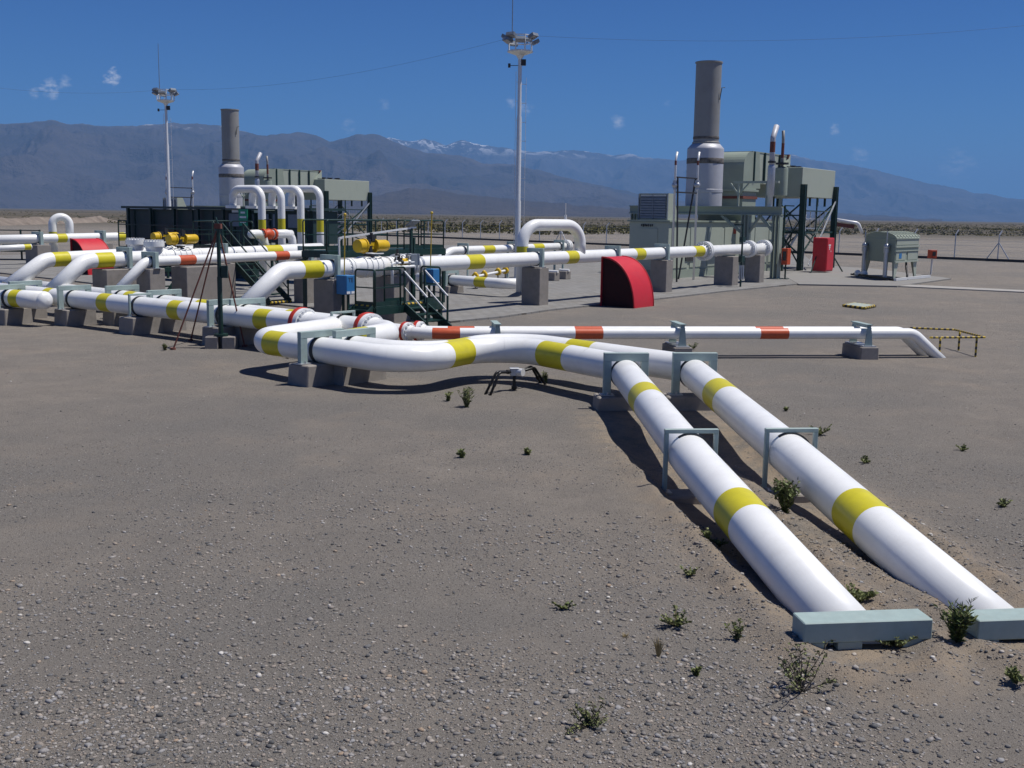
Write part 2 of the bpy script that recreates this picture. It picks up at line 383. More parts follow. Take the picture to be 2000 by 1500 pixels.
# ------------------------------------------------------------------ mountains
def interp(pts, x):
    if x <= pts[0][0]: return pts[0][1]
    for (x0, y0), (x1, y1) in zip(pts, pts[1:]):
        if x <= x1:
            k = (x-x0)/(x1-x0); return y0+(y1-y0)*k
    return pts[-1][1]
def mountain(name, label, prof, Rf, Rc, Rb, seed, mats, x0, x1, rough=.3, step=2.5, rows=110, jag=1.2):
    cols = int((x1-x0)/step)+1; vs = []; fs = []
    for i in range(cols):
        px = x0+i*step; py = interp(prof, px) + jag*noise.fractal(Vector((px*.035, seed, 0)), 1.0, 2.0, 4)*2.2
        d = ray(px, py); hd = Vector((d.x, d.y, 0)); tanh = d.z/hd.length; hd.normalize()
        Hc = CAM_H+Rc*tanh
        for j in range(rows+1):
            q = j/rows*1.25; r_ = Rf+(Rc-Rf)*q if q <= 1 else Rc+(Rb-Rc)*(q-1)/.25
            p = hd*r_
            if q <= 1:
                k = q**1.35
                wx = 260*noise.noise(Vector((p.x/700, p.y/700, seed))); wy = 260*noise.noise(Vector((p.x/700, p.y/700, seed+9)))
                nz = noise.ridged_multi_fractal(Vector(((p.x+wx)/1250, (p.y+wy)/2100, seed)), .85, 2.2, 8, 1.0, 2.0)-1.0
                nz += .35*(1-2*abs(noise.noise(Vector(((p.x+wx)/260, (p.y+wy)/600, seed+3)))))
                h = Hc*(k + rough*nz*(4*q*(1-q))**.8*.55)
                h = min(h, (CAM_H+r_*tanh)-.015*Hc*(1-q)*3) if q < .98 else h
            else:
                h = Hc*max(0, 1-(q-1)/.25*1.2)
            vs.append((p.x, p.y, max(h, -8) if q > .02 else -12))
    for i in range(cols-1):
        for j in range(rows):
            a = i*(rows+1)+j; fs.append((a, a+rows+1, a+rows+2, a+1))
    me = bpy.data.meshes.new(name); me.from_pydata(vs, [], fs); me.polygons.foreach_set('use_smooth', [True]*len(fs)); me.materials.append(mats)
    o = bpy.data.objects.new(name, me); COL.objects.link(o); tag(o, label, 'mountain', kind='structure'); return o
def rockmat(name, c1, c2, snow=None):
    mt = bpy.data.materials.new(name); mt.use_nodes = True; t = mt.node_tree; N = t.nodes; L = t.links; b = N['Principled BSDF']; b.inputs['Roughness'].default_value = .95; b.inputs['Specular IOR Level'].default_value = .1
    pos = N.new('ShaderNodeNewGeometry'); n1 = node_noise(N, L, pos.outputs['Position'], .0012, 8, .65); n2 = node_noise(N, L, pos.outputs['Position'], .004, 8, .7)
    c = node_mix(N, L, node_range(N, L, n1, .35, .65), c1, c2)
    if snow:
        sz = N.new('ShaderNodeSeparateXYZ'); L.new(pos.outputs['Position'], sz.inputs[0])
        hz = node_range(N, L, sz.outputs[2], snow[0], snow[1]); mm = N.new('ShaderNodeMath'); mm.operation = 'MULTIPLY'; L.new(hz, mm.inputs[0]); L.new(node_range(N, L, n2, snow[2], snow[2]+.04), mm.inputs[1])
        c = node_mix(N, L, mm.outputs[0], c, (.72, .73, .75))
    bp = N.new('ShaderNodeBump'); bp.inputs['Strength'].default_value = .8; bp.inputs['Distance'].default_value = 90; L.new(n2, bp.inputs['Height']); L.new(bp.outputs[0], b.inputs['Normal'])
    L.new(c, b.inputs['Base Color']); return mt
near_prof = [(-700, 262), (-300, 250), (0, 243), (60, 238), (100, 235), (140, 243), (200, 247), (250, 250), (300, 243), (340, 240), (400, 243), (440, 248), (480, 258), (520, 266), (545, 262), (580, 258), (610, 262), (645, 276), (670, 272), (700, 264), (730, 261), (755, 270), (790, 285), (830, 299), (870, 300), (900, 305), (940, 318), (1000, 322), (1040, 330), (1080, 340), (1130, 352), (1180, 364), (1230, 375), (1300, 388), (1400, 398), (1550, 410), (1700, 420), (1850, 430)]
far_prof = [(500, 300), (620, 290), (700, 280), (760, 270), (800, 275), (830, 271), (870, 282), (900, 275), (940, 283), (990, 290), (1030, 295), (1080, 297), (1120, 293), (1160, 298), (1200, 302), (1230, 300), (1260, 307), (1320, 312), (1420, 305), (1550, 303), (1600, 315), (1660, 322), (1700, 330), (1750, 343), (1800, 355), (1850, 365), (1900, 375), (1950, 383), (2000, 390), (2150, 405), (2500, 425)]
foot_prof = [(560, 404), (650, 396), (720, 386), (760, 376), (800, 367), (850, 371), (900, 379), (950, 384), (1050, 393), (1150, 402), (1260, 410), (1400, 420)]
mountain('mountain_range', 'hazy blue brown mountain range filling the left horizon', near_prof, 5200, 8200, 9600, 2.3, rockmat('mountain_rock', (.040, .040, .046), (.088, .078, .078), (530, 640, .575)), -450, 1840, rough=.55)
mountain('snowy_mountain_range', 'paler farther range with snow patches behind the right plant', far_prof, 11000, 14500, 16500, 7.7, rockmat('far_mountain_rock', (.045, .045, .052), (.085, .08, .082), (700, 900, .515)), 520, 2400, rough=.5)
mountain('foothills', 'low dark foothills in front of the main range', foot_prof, 3800, 4700, 5200, 5.1, rockmat('foothill_rock', (.05, .043, .038), (.085, .07, .058)), 560, 1400, rough=.35, rows=40)

# ------------------------------------------------------------------ clouds: small wisps in the sky shader, by direction
nt = w.node_tree; N = nt.nodes; L = nt.links
tc = N.new('ShaderNodeTexCoord').outputs['Generated']; acc = None
mpc = N.new('ShaderNodeMapping'); mpc.inputs['Scale'].default_value = (1, 1, 1.9); L.new(tc, mpc.inputs[0]); cn = node_noise(N, L, mpc.outputs[0], 95, 8, .62)
cd_ = node_range(N, L, node_noise(N, L, mpc.outputs[0], 150, 6, .6), .3, .7, -1, 1)
for (cx, cy, rr, st) in ((218, 151, 15, .9), (98, 173, 17, .62), (66, 182, 10, .5), (125, 160, 12, .3), (681, 247, 14, .35), (1025, 213, 15, .3), (998, 200, 11, .25), (1207, 240, 14, .4), (1632, 255, 12, .5), (1679, 306, 18, .33), (1870, 325, 32, .3), (750, 205, 13, .15), (1300, 200, 10, .1)):
    d = ray(cx, cy).normalized(); vm = N.new('ShaderNodeVectorMath'); vm.operation = 'DISTANCE'; L.new(tc, vm.inputs[0]); vm.inputs[1].default_value = d
    wv = N.new('ShaderNodeMath'); wv.operation = 'MULTIPLY_ADD'; L.new(cd_, wv.inputs[0]); wv.inputs[1].default_value = .42*rr/FPX; L.new(vm.outputs['Value'], wv.inputs[2])
    f0 = node_range(N, L, wv.outputs[0], 1.05*rr/FPX, .1*rr/FPX, 0, 1.0)
    mu = N.new('ShaderNodeMath'); mu.operation = 'MULTIPLY'; L.new(f0, mu.inputs[0]); L.new(node_range(N, L, cn, .40, .60, 0, 1), mu.inputs[1])
    ms = N.new('ShaderNodeMath'); ms.operation = 'MULTIPLY'; L.new(mu.outputs[0], ms.inputs[0]); ms.inputs[1].default_value = st*1.35; ms.use_clamp = True
    if acc is None: acc = ms.outputs[0]
    else:
        ad = N.new('ShaderNodeMath'); ad.operation = 'MAXIMUM'; L.new(acc, ad.inputs[0]); L.new(ms.outputs[0], ad.inputs[1]); acc = ad.outputs[0]
hsv = N.new('ShaderNodeHueSaturation'); hsv.inputs['Saturation'].default_value = 1.15; hsv.inputs['Value'].default_value = 1.0; L.new(sky.outputs[0], hsv.inputs['Color'])
sxy = N.new('ShaderNodeSeparateXYZ'); L.new(tc, sxy.inputs[0])
grad = N.new('ShaderNodeValToRGB'); L.new(node_range(N, L, sxy.outputs[2], 0.0, .30), grad.inputs[0]); e = grad.color_ramp
e.elements[0].color = (1.0, 1.0, 1.0, 1); e.elements[1].color = (.40, .50, .62, 1); el = e.elements.new(.35); el.color = (.78, .82, .88, 1); e.elements[1].position = .35; e.elements[2].position = 1.0
e.elements[1].color = (.70, .78, .86, 1); e.elements[2].color = (.34, .48, .66, 1)
tint = node_mix(N, L, 1.0, node_mix(N, L, 1.0, hsv.outputs[0], SKY_TINT, 'MULTIPLY'), grad.outputs[0], 'MULTIPLY')
L.new(node_mix(N, L, acc, tint, (17.0, 17.2, 18.0)), bg.inputs['Color'])
# ------------------------------------------------------------------ pipelines
def fillet(pts, Rb, step=.12):
    pts = [Vector(p) for p in pts]; out = [pts[0]]
    for i in range(1, len(pts)-1):
        a, b, c = pts[i-1], pts[i], pts[i+1]; d0 = (a-b).normalized(); d1 = (c-b).normalized()
        ang = d0.angle(d1)
        if ang > math.pi-.02: out.append(b); continue
        rb = Rb[i-1] if isinstance(Rb, (list, tuple)) else Rb
        tl = rb/math.tan(ang/2); tl = min(tl, (a-b).length*.49, (c-b).length*.49) if i not in (1, len(pts)-2) else min(tl, (a-b).length*(.95 if i == 1 else .49), (c-b).length*(.95 if i == len(pts)-2 else .49)); rb = tl*math.tan(ang/2)
        cen = b+(d0+d1).normalized()*(rb/math.sin(ang/2)); p0 = b+d0*tl; p1 = b+d1*tl
        v0 = p0-cen; v1 = p1-cen; tot = v0.angle(v1); n = max(4, int(tot/R(7))); ax = v0.cross(v1).normalized()
        for k in range(n+1):
            q = Matrix.Rotation(tot*k/n, 3, ax) @ v0; out.append(cen+q)
    out.append(pts[-1]); return out
class Run:
    def __init__(s, pts, Rb):
        s.p = fillet(pts, Rb); s.c = [0]
        for a, b in zip(s.p, s.p[1:]): s.c.append(s.c[-1]+(b-a).length)
        s.L = s.c[-1]
    def at(s, d):
        d = max(0, min(s.L, d))
        for i in range(len(s.p)-1):
            if d <= s.c[i+1] or i == len(s.p)-2:
                k = (d-s.c[i])/max(1e-9, s.c[i+1]-s.c[i]); return s.p[i]+(s.p[i+1]-s.p[i])*k
    def dir(s, d): return (s.at(d+.05)-s.at(d-.05)).normalized()
    def near(s, x, y):
        best = None
        for i in range(0, int(s.L/.04)+1):
            p = s.at(i*.04)
            if (p-CAMP).dot(_f) < 1: continue
            q = proj(p); e = (q[0]-x)**2+(q[1]-y)**2
            if best is None or e < best[0]: best = (e, i*.04)
        return best[1]
def pipe_mesh(mb, run, r, bands=(), n=32, caps=True, welds=()):
    # bands: (d0, d1, material index); every ring station is a real cross section of the pipe
    st = [(d, p) for d, p in zip(run.c, run.p)]
    for d0, d1, k in bands:
        for d in (d0, d1): st.append((d, run.at(d)))
    st.sort(key=lambda q: q[0]); o = [st[0]]
    for q in st[1:]:
        if q[0]-o[-1][0] > 1e-4: o.append(q)
    ds = [q[0] for q in o]; path = [q[1] for q in o]; mats = []
    for a, b in zip(ds, ds[1:]):
        mid = (a+b)/2; k = 0
        for d0, d1, kk in bands:
            if d0 < mid < d1: k = kk
        mats.append(k)
    mats.append(mats[-1]); mb.tube(path, r, n, 0, caps, mats)
    for d in welds:
        mb.cyl(run.at(d-.008), run.at(d+.008), r+.0035, n=n, cap=False)
    return mb
def px_bands(run, lst, k):
    out = []
    for x0, y0, x1, y1 in lst:
        a, b = sorted((run.near(x0, y0), run.near(x1, y1))); out.append((a, b, k))
    return out
def flange(mb, c, d, r, t, m=0, bolts=0, mbolt=0, n=32, side=1):
    d = Vector(d).normalized(); c = Vector(c); mb.cyl(c-d*t/2, c+d*t/2, r, n=n, m=m)
    a, b = basis(d)
    for i in range(bolts):
        an = 2*math.pi*(i+.5)/bolts; q = c+a*(r*.82*math.cos(an))+b*(r*.82*math.sin(an))
        mb.cyl(q+d*side*(t/2-.01), q+d*side*(t/2+r*.17), r*.105, n=6, m=mbolt, sm=False)
    return mb
def weld_neck(mb, c, d, rp, rf, L, m=0, n=32):
    d = Vector(d).normalized(); c = Vector(c)
    mb.lathe([(rp+.002, L), (rp+.01, L*.75), (rp+(rf-rp)*.45, 0)], c, d, n, m)
RP = .262
PW = [M['white'], M['yellow'], M['orange']]
zH, zL = .76, .66
hA0, hA1 = P(84, 577, zH), P(592, 629.5, zH)
hB0, hB1 = P(230, 579, zH), P(722, 632, zH)
dA = (hA1-hA0).normalized(); dB = (hB1-hB0).normalized()
pA = [hA0-dA*5.2, P(668, 640, zH-.02), P(499, 665, zL), P(800, 708, zL), P(975, 674, zL), P(1212, 718, zL), P(1356, 901, .43), P(1640, 1236, -.07)]
pB = [hB0-dB*8.0, P(774, 650, zH-.02), P(640, 674, zL), P(838, 699, zL), P(987, 668, zL), P(1343, 719, zL), P(1554, 897, .43), P(1926, 1234, -.07)]
def beam_end(prev, a, b2):
    # last pipe point: where the pipe's plan line meets the middle of its cover beam
    e = (b2-a).normalized(); bk = Z.cross(e); m0 = a+bk*.125; d = Vector((prev[1].x-prev[0].x, prev[1].y-prev[0].y, 0)).normalized()
    k = (m0-prev[0]).dot(bk)/d.dot(bk); q = prev[0]+d*k; q.z = -.045; return q
pA[-1] = beam_end((pA[-2], P(1612, 1204, -.02)), P(1569, 1258, .075), P(1820, 1249, .075))
pB[-1] = beam_end((pB[-2], P(1885, 1196, -.02)), P(1909, 1252, .075), P(2150, 1243, .075))
runA = Run(pA, [.62, .66, .95, .95, .75, 4]); runB = Run(pB, [.62, .66, .95, .95, .75, 4])
bandsA = px_bands(runA, [(95, 578, 107, 579), (203, 590, 222, 592), (340, 604, 362, 606), (508, 621, 536, 624), (531, 671, 563, 676), (869, 697, 912, 691), (1064, 697, 1115, 704), (1257, 778, 1269, 795), (1435, 1000, 1465, 1036)], 1)
bandsB = px_bands(runB, [(254, 581, 270, 583), (393, 597, 416, 600), (566, 615, 590, 618), (714, 661, 680, 667), (872, 692, 912, 683), (1117, 688, 1163, 694), (1401, 772, 1418, 794), (1667, 1001, 1710, 1040)], 1)
def pipeline(name, label, cat, run, r, bands, mats, group=None, n=32, welds=()):
    base = run.p[0].copy(); base.z = 0
    t = thing(name, label, cat, base, 0, group)
    pipe_mesh(MB(), run, r, bands, n, True, welds).build('pipe', mats, t)
    return t
wA = [runA.near(*q) for q in ((620, 690), (760, 700), (985, 681), (1150, 708))]
PA = pipeline('gas_pipeline', 'thick white yellow banded pipeline, the nearer one, ending under the left steel cover beam', 'pipeline', runA, RP, bandsA, PW, 'thick white main pipelines', 40, wA)
PB = pipeline('gas_pipeline', 'thick white yellow banded pipeline, the farther one, ending at the right cover beam', 'pipeline', runB, RP, bandsB, PW, 'thick white main pipelines', 40, [])
for t, run, px in ((PA, runA, (592, 629.5)), (PB, runB, (722, 632))):
    d0 = run.near(*px); c = run.at(d0); d = run.dir(d0)
    f = flange(MB(), c+d*.10, d, .375, .13, 0, 20, 1, 40); weld_neck(f, c+d*.16, d, RP, .375, .22); o = f.build('flange', [M['white'], M['alu']], t)
    MB().lathe([(RP, -.10), (.385, -.10), (.395, -.06), (.395, .02), (.385, .035), (RP, .035)], c, d, 40).build('insulating_ring', M['ring'], t)

# goalpost pipe supports and their concrete piers
SUP = 'steel goalpost supports over the pipes'
def goalpost(p, d, width, ztop, zbot, label, post=.14, beam=.13, thick=.10, rp=RP, pier=None, name='pipe_support', plate=True, group=SUP, pierlabel=None, pier_size=None, pier_top=None):
    """p: pipe axis point, d: pipe direction; frame stands square across the pipe"""
    d = Vector((d.x, d.y, 0)).normalized(); s = Vector((-d.y, d.x, 0)); p = Vector(p)
    base = Vector((p.x, p.y, zbot)); t = thing(name, label, 'pipe support', base, 0, group)
    mb = MB().box((p.x, p.y, ztop-beam/2), (width, thick, beam), s, d)
    mb.build('crossbeam', M['steel'], t, bevel=.006)
    for k in (-1, 1):
        q = base+s*(k*(width-post)/2); m2 = MB().box((q.x, q.y, (zbot+ztop-beam)/2), (post, thick-.006, ztop-beam-zbot), s, d)
        m2.build('post', M['steel'], t, bevel=.006)
        if plate:
            MB().box((q.x, q.y, zbot+.012), (post+.10, thick+.12, .02), s, d).cyl(q+d*.085+Z*.02, q+d*.085+Z*.065, .018, n=6).cyl(q-d*.085+Z*.02, q-d*.085+Z*.065, .018, n=6).build('foot_plate', M['galv'], t)
    MB().lathe([(rp-.01, -.05), (rp+.012, -.05), (rp+.012, .05), (rp-.01, .05)], p, d, 36).build('pipe_strap', M['rubber'], t)
    return t
def pier(p, d, sx, sy, z0, z1, label, group='low concrete piers under the pipes', taper=.05, chamfer=False, name='concrete_pier'):
    d = Vector((d.x, d.y, 0)).normalized(); s = Vector((-d.y, d.x, 0)); c = Vector((p.x, p.y, 0)); q = []
    for z, k in ((z0, 1+taper), (z1, 1)):
        for a, b in ((-1, -1), (1, -1), (1, 1), (-1, 1)): q.append(c+s*(a*sx*k/2)+d*(b*sy*k/2)+Z*z)
    o = MB().hexa(q).build(name, M['concrete'], bevel=.02); tag(o, label, 'concrete pier', group); return o

# loop supports (pair), each on its own pier
jA = runA.near(628, 684); jB = runB.near(692, 681)
for run, jd, nm, lb, pl in ((runA, jA, 'A', 'broad steel goalpost support left of the pair at the pipe loop', 'leftmost concrete pier below the pipe loop'), (runB, jB, 'B', 'broad steel goalpost support right of the pair at the pipe loop', 'concrete pier just behind the leftmost one below the pipe loop')):
    p = run.at(jd); d = run.dir(jd)
    goalpost(p, d, 1.10, 1.06, .415, lb, post=.17, beam=.135, thick=.11)
    s = Vector((-d.y, d.x, 0)); s = s if s.dot(U) < 0 else -s
    pier(p, d, 1.16, .62, -.1, .413, pl, taper=.06)
# near pipelines: first frames (broad) and second frames (slender), standing on low footings
for run, px, lb, pl in ((runA, (1217, 727), 'broad steel goalpost support where the nearer pipeline turns towards the viewer', 'shaded concrete footing under the left broad goalpost'), (runB, (1348, 727), 'broad steel goalpost support where the farther pipeline turns towards the viewer', 'shaded concrete footing under the right broad goalpost')):
    d0 = run.near(*px)+.25; p = run.at(d0); d = runA.dir(runA.near(1300, 830)) if run is runA else runB.dir(runB.near(1450, 810))
    goalpost(p, NEAR_R.cross(Z), .80, 1.02, .26, lb, post=.135, beam=.15, thick=.11)
    pier(p, NEAR_R.cross(Z), 1.05, .5, -.4, .258, pl, taper=.08)
for run, px, lb, pl in ((runA, (1347, 888), 'slender steel hoop support straddling the nearer pipeline', 'low footing in shade under the left slender hoop'), (runB, (1540, 885), 'slender steel hoop support straddling the farther pipeline', 'low footing in shade under the right slender hoop')):
    d0 = run.near(*px); p = run.at(d0)
    goalpost(p+NEAR_R*.02, NEAR_R.cross(Z), .69, p.z+.33, -.05, lb, post=.055, beam=.055, thick=.06)
    pier(p, NEAR_R.cross(Z), .95, .42, -.5, -.052, pl, taper=.05)
# end cover beams
for (x0, y0, x1, y1), lb in (((1569, 1258, 1820, 1249), 'grey green steel cover beam lying across the end of the nearer pipeline'), ((1909, 1252, 2150, 1243), 'grey green steel cover beam at the right edge of the photo beside the weed')):
    a, b2 = P(x0, y0, .075), P(x1, y1, .075); e = (b2-a).normalized(); bk = Z.cross(e)
    t = thing('cover_beam', lb, 'steel beam', (a+b2)/2+bk*.1-Z*.05, 0, 'steel cover beams at the pipeline ends')
    Lb = (b2-a).length
    MB().box((a+b2)/2+bk*.125+Z*.085, (Lb, .25, .17), e, bk).build('beam', M['steel'], t, bevel=.008)
    for k in (.09, .37 if x0 < 1700 else .5, .88):
        MB().box(a+e*(Lb*k)+bk*.125-Z*.035, (Lb*.19, .22, .065), e, bk).build('skid_foot', M['steel'], t, bevel=.004)

# third capped header stub in front, at the left edge
s0, s1 = P(-60, 577, zH), P(86, 586.5, zH); runC = Run([s0, s1], .5)
tC = pipeline('capped_pipe', 'short thick white pipe stub with a domed cap at the left edge', 'pipe', runC, RP, px_bands(runC, [(29, 583, 45, 584)], 1), PW)
dc = (s1-s0).normalized(); MB().lathe([(RP+.001, 0), (RP*.97, .06), (RP*.82, .12), (RP*.5, .165), (0.001, .18)], s1, dc, 32).build('end_cap', M['white'], tC)

# header supports and piers on A and B
for k, (run, px, w_, lb) in enumerate(((runC, (20, 582), 'b', 'at the left edge over the capped stub'), (runA, (50, 574), 'b', 'second from the left edge over the front header'), (runA, (146, 583.5), 'b', 'over the front header below the second rising pipe'), (runA, (274, 596.5), 's', 'slender hoop over the front header between two yellow bands'), (runA, (440, 614), 'b', 'on the front header right of the guyed post'), (runB, (240, 580), 'b', 'on the rear header below the thin rising pipe'), (runB, (322, 589), 'b', 'on the rear header left of the red legged post'), (runB, (485, 607), 'b', 'on the rear header at the large rising pipe'), (runB, (672, 627), 's', 'slender hoop on the rear header between the two red flanges'))):
    d0 = run.near(*px); p = run.at(d0); d = run.dir(d0)
    if w_ == 'b': goalpost(p, d, 1.06, 1.16, .47, 'broad steel goalpost support '+lb, post=.16, beam=.14, thick=.10)
    else: goalpost(p, d, .72, 1.10, .47, 'slender steel support '+lb, post=.055, beam=.05, thick=.06)
    pier(p, d, .95, .66, -.1, .468, ('concrete pier carrying the support '+lb).replace('slender support ', '').replace('slender hoop ', 'slender one '))

# the two slim pipes with orange red bands
rr = .135
f0, f1 = P(852, 651.5, .6), P(1784, 651.5, .6); du = (f1-f0).normalized(); back = Z.cross(du)
q0 = P(795, 646.5, .6); q00 = q0+V*-4.5
endp = P(1832, 694, -.12)
def slim(off, name, lb, shift, bandpx):
    sh = back*off
    tip = f1+du*shift; run = Run([q00+sh+V*.5*0+du*off*.9, q0+sh+du*off*.9+V*.25, f0+sh, tip+sh, tip+sh+du*.78-Z*.78], [.4, 1.4, .42])
    run2 = Run([q00+sh+du*off*.9, f0+sh-du*.35+Z*0, tip+sh, tip+sh+du*.92-Z*.80], [1.6, .42])
    t = pipeline(name, lb, 'pipeline', run2, rr, px_bands(run2, bandpx, 2), PW, 'slim white pipes with orange bands', 24)
    dd = run2.near(795+off*55, 646.5-off*22); c = run2.at(dd); d = run2.dir(dd)
    fl = flange(MB(), c+d*.05, d, .235, .07, 0, 12, 1, 28); weld_neck(fl, c+d*.085, d, rr, .235, .13); fl.build('flange', [M['white'], M['alu']], t)
    MB().lathe([(rr, -.06), (.245, -.06), (.245, .012), (rr, .012)], c, d, 28).build('insulating_ring', M['ring'], t)
    return run2
rF = slim(0, 'slim_pipe', 'slim white pipe with orange red bands, the nearer of the parallel pair', 0, [(845, 651, 897, 651.5), (1122, 651.5, 1177, 651.5), (1484, 651.5, 1538, 651.5)])
rK = slim(.40, 'slim_pipe', 'slim white pipe with orange red bands, the rear one of the parallel pair', -.12, [(875, 648, 925, 648), (1122, 648, 1176, 648), (1475, 648, 1527, 648)])
for x, zb, lb in ((971, .22, 'left of centre behind the thick pipeline'), (1329, .30, 'in the middle of the slim pipes'), (1690, .30, 'near the right end of the slim pipes')):
    d0 = rF.near(x, 651.5); p = rF.at(d0); t = thing('pipe_clamp', 'grey steel clamp bracket holding the slim pipes '+lb, 'pipe support', (p.x, p.y, zb), 0, 'clamp brackets on the slim pipes')
    c = p+back*.2
    MB().box(c+Z*(rr+.06), (.10, .86, .07), du, back).box(c+Z*(rr+.105), (.16, .92, .02), du, back).build('top_bar', M['steel'], t)
    for k in (-.235, .635):
        MB().prism([(-.10, zb-.6), (.10, zb-.6), (.05, rr+.03), (-.05, rr+.03)], p+back*(k-.02), du, Z, back, .035).build('side_cheek', M['steel'], t)
    MB().box(Vector((c.x, c.y, zb+.012)), (.34, 1.06, .022), du, back).build('base_plate', M['galv'], t)
    pier(c, du, 1.10, .46, -.1, zb-.002, 'square concrete block under the clamp bracket '+lb, group='concrete blocks under the slim pipes', taper=.03)

# black and yellow guard rail at the dive point of the slim pipes
gt = thing('guard_rail', 'low black and yellow striped guard rail where the slim pipes enter the ground', 'guard rail', P(1870, 690, 0))
hz_ = [M['hiyel'], M['dark']]
def striped(mb, a, b2, r, seg=.10):
    a, b2 = Vector(a), Vector(b2); n = max(2, int((b2-a).length/seg))
    mb.tube([a+(b2-a)*(i/n) for i in range(n+1)], r, 10, 0, True, [i % 2 for i in range(n+1)]); return mb
hr = .50
g_fl, g_fr = P(1834, 698, 0), P(1905, 697, 0); g_br = P(1862, 680, 0); g_bl = P(1775, 676, 0); g_m = P(1872, 684.5, 0)
for q in (g_fl, g_fr, g_m, g_bl): striped(MB(), q-Z*.2, q+Z*hr, .026, .07).build('post', hz_, gt)
striped(MB(), g_fl-du*.28+Z*hr, g_fr+du*.22+Z*hr, .026, .07).build('front_rail', hz_, gt)
striped(MB(), g_fr+du*.2+Z*hr, g_br+Z*hr, .026, .07).build('side_rail', hz_, gt)
striped(MB(), g_br+Z*hr, g_bl+Z*hr, .026, .07).build('rear_rail', hz_, gt)

# junction box on its post with sagging black conduits
jb = P(1004, 763, 0); jt = thing('junction_box', 'grey junction box on a short post with bent black conduits like spider legs', 'junction box', jb)
bc = Vector((jb.x, jb.y, .37))
MB().cyl(jb-Z*.1, bc-Z*.05, .032, n=10).cyl(jb+Z*.03, jb+Z*.09, .055, n=8).build('post', M['black'], jt)
MB().box(bc, (.17, .12, .14), NEAR_R).box(bc+Z*.075, (.19, .14, .016), NEAR_R).build('box', M['galv'], jt, bevel=.008)
fr_ = -NEAR_R.cross(Z)
MB().cyl(bc+NEAR_R*.07+fr_*-.0, bc+NEAR_R*.17-Vector((0, .08, 0)), .075, n=16).build('cover', M['alu'], jt)
for (x, y, off) in ((946, 774, .03), (956, 776, -.03), (1058, 753, .05), (1069, 757, -.03)):
    e = P(x, y, -.05); s_ = 1 if x > 1000 else -1; st = bc+NEAR_R*(s_*.07)+Vector((0, off*1.2, .0)); k = e-st; k.z = 0
    sh = st+k*.55+Z*.03; r2 = Run([st, sh, e+Z*0], .10); MB().tube(r2.p, .026, 10).cyl(r2.at(.05), r2.at(.11), .036, n=10).cyl(r2.at(r2.L-.3), r2.at(r2.L-.24), .036, n=10).build('conduit', M['black'], jt)

# dark guyed post with red legs
pb = P(425, 683, 0)+Vector((0, .35, 0)); tp = thing('guyed_post', 'dark green post braced by long thin red legs on concrete blocks', 'post', pb)
top = D(421, 424, pb.y)
MB().cyl(pb+Z*.3, pb+Z*(top.z*.55), .062, n=12).cyl(pb+Z*(top.z*.55), Vector((pb.x, pb.y, top.z-.2)), .05, n=12).cyl(Vector((pb.x, pb.y, top.z-.2)), top, .035, .02, n=10).cyl(pb+Z*.3, pb+Z*.36, .18, n=12).box(pb+Z*1.9+NEAR_R*.13, (.16, .12, .3), NEAR_R).build('post', M['dgreen'], tp)
for x, y in ((338, 683), (372, 666), (478, 677)):
    e = P(x, y, 0); MB().cyl(Vector((pb.x, pb.y, top.z-.25)), e, .020, n=8).cyl(e, e+Z*.05, .07, n=8).build('leg', M['rust'], tp)
MB().box(Vector((pb.x, pb.y, top.z-.22)), (.16, .16, .12)).build('leg_collar', M['rust'], tp)
for k, x in ((-1, 'left'), (1, 'right')):
    pier(pb+NEAR_R*(k*.21), NEAR_R.cross(Z), .32, .36, -.1, .30, 'small concrete block under the dark guyed post, '+x+' one', group='blocks under the guyed post', taper=.05)
# ------------------------------------------------------------------ paved station yard
def slab(name, pts, z0, z1, mt, label, cat='paving'):
    mb = MB(); k = len(pts); a = mb.add([Vector((p[0], p[1], z0)) for p in pts]); b2 = mb.add([Vector((p[0], p[1], z1)) for p in pts])
    mb.face([b2+i for i in range(k)])
    for i in range(k): mb.face([a+i, a+(i+1) % k, b2+(i+1) % k, b2+i])
    o = mb.build(name, mt, loc=(pts[0][0], pts[0][1], z0)); tag(o, label, cat, kind='structure'); return o
pvm = mat('paving_blocks', (.215, .213, .206), .9, var=.10, scale=1.2, bump=.1, spec=.2, dirt=(.19, .165, .14), dirt_amt=.7, dscale=.5)
t = pvm.node_tree; N = t.nodes; L = t.links; b = N['Principled BSDF']
g = N.new('ShaderNodeNewGeometry'); mp = N.new('ShaderNodeMapping'); mp.inputs['Rotation'].default_value = (0, 0, -math.atan2(U.y, U.x)); L.new(g.outputs['Position'], mp.inputs[0])
br = N.new('ShaderNodeTexBrick'); br.inputs['Scale'].default_value = 1.0; br.inputs['Brick Width'].default_value = .6; br.inputs['Row Height'].default_value = .3; br.inputs['Mortar Size'].default_value = .018
br.inputs['Color1'].default_value = (.9, .9, .9, 1); br.inputs['Color2'].default_value = (1.08, 1.08, 1.08, 1); br.inputs['Mortar'].default_value = (.55, .52, .48, 1); L.new(mp.outputs[0], br.inputs[0])
src = b.inputs['Base Color'].links[0].from_socket; L.new(node_mix(N, L, 1.0, src, br.outputs[0], 'MULTIPLY'), b.inputs['Base Color'])
yard = [P(880, 631), P(981, 621), P(1070, 608), P(1170, 597), P(1281, 586), P(1420, 570), P(1560, 556), P(1640, 549), P(1570, 500), UV(95, -75), UV(34, -75), UV(27.5, -28)]
slab('yard_paving', [(p.x, p.y) for p in yard], -.3, .06, pvm, 'grey block paving of the compressor yard')
cwalk = mat('pale_concrete_strip', (.33, .32, .30), .9, var=.1, scale=2, bump=.1, spec=.2, dirt=(.22, .19, .16), dirt_amt=.5, dscale=.8)
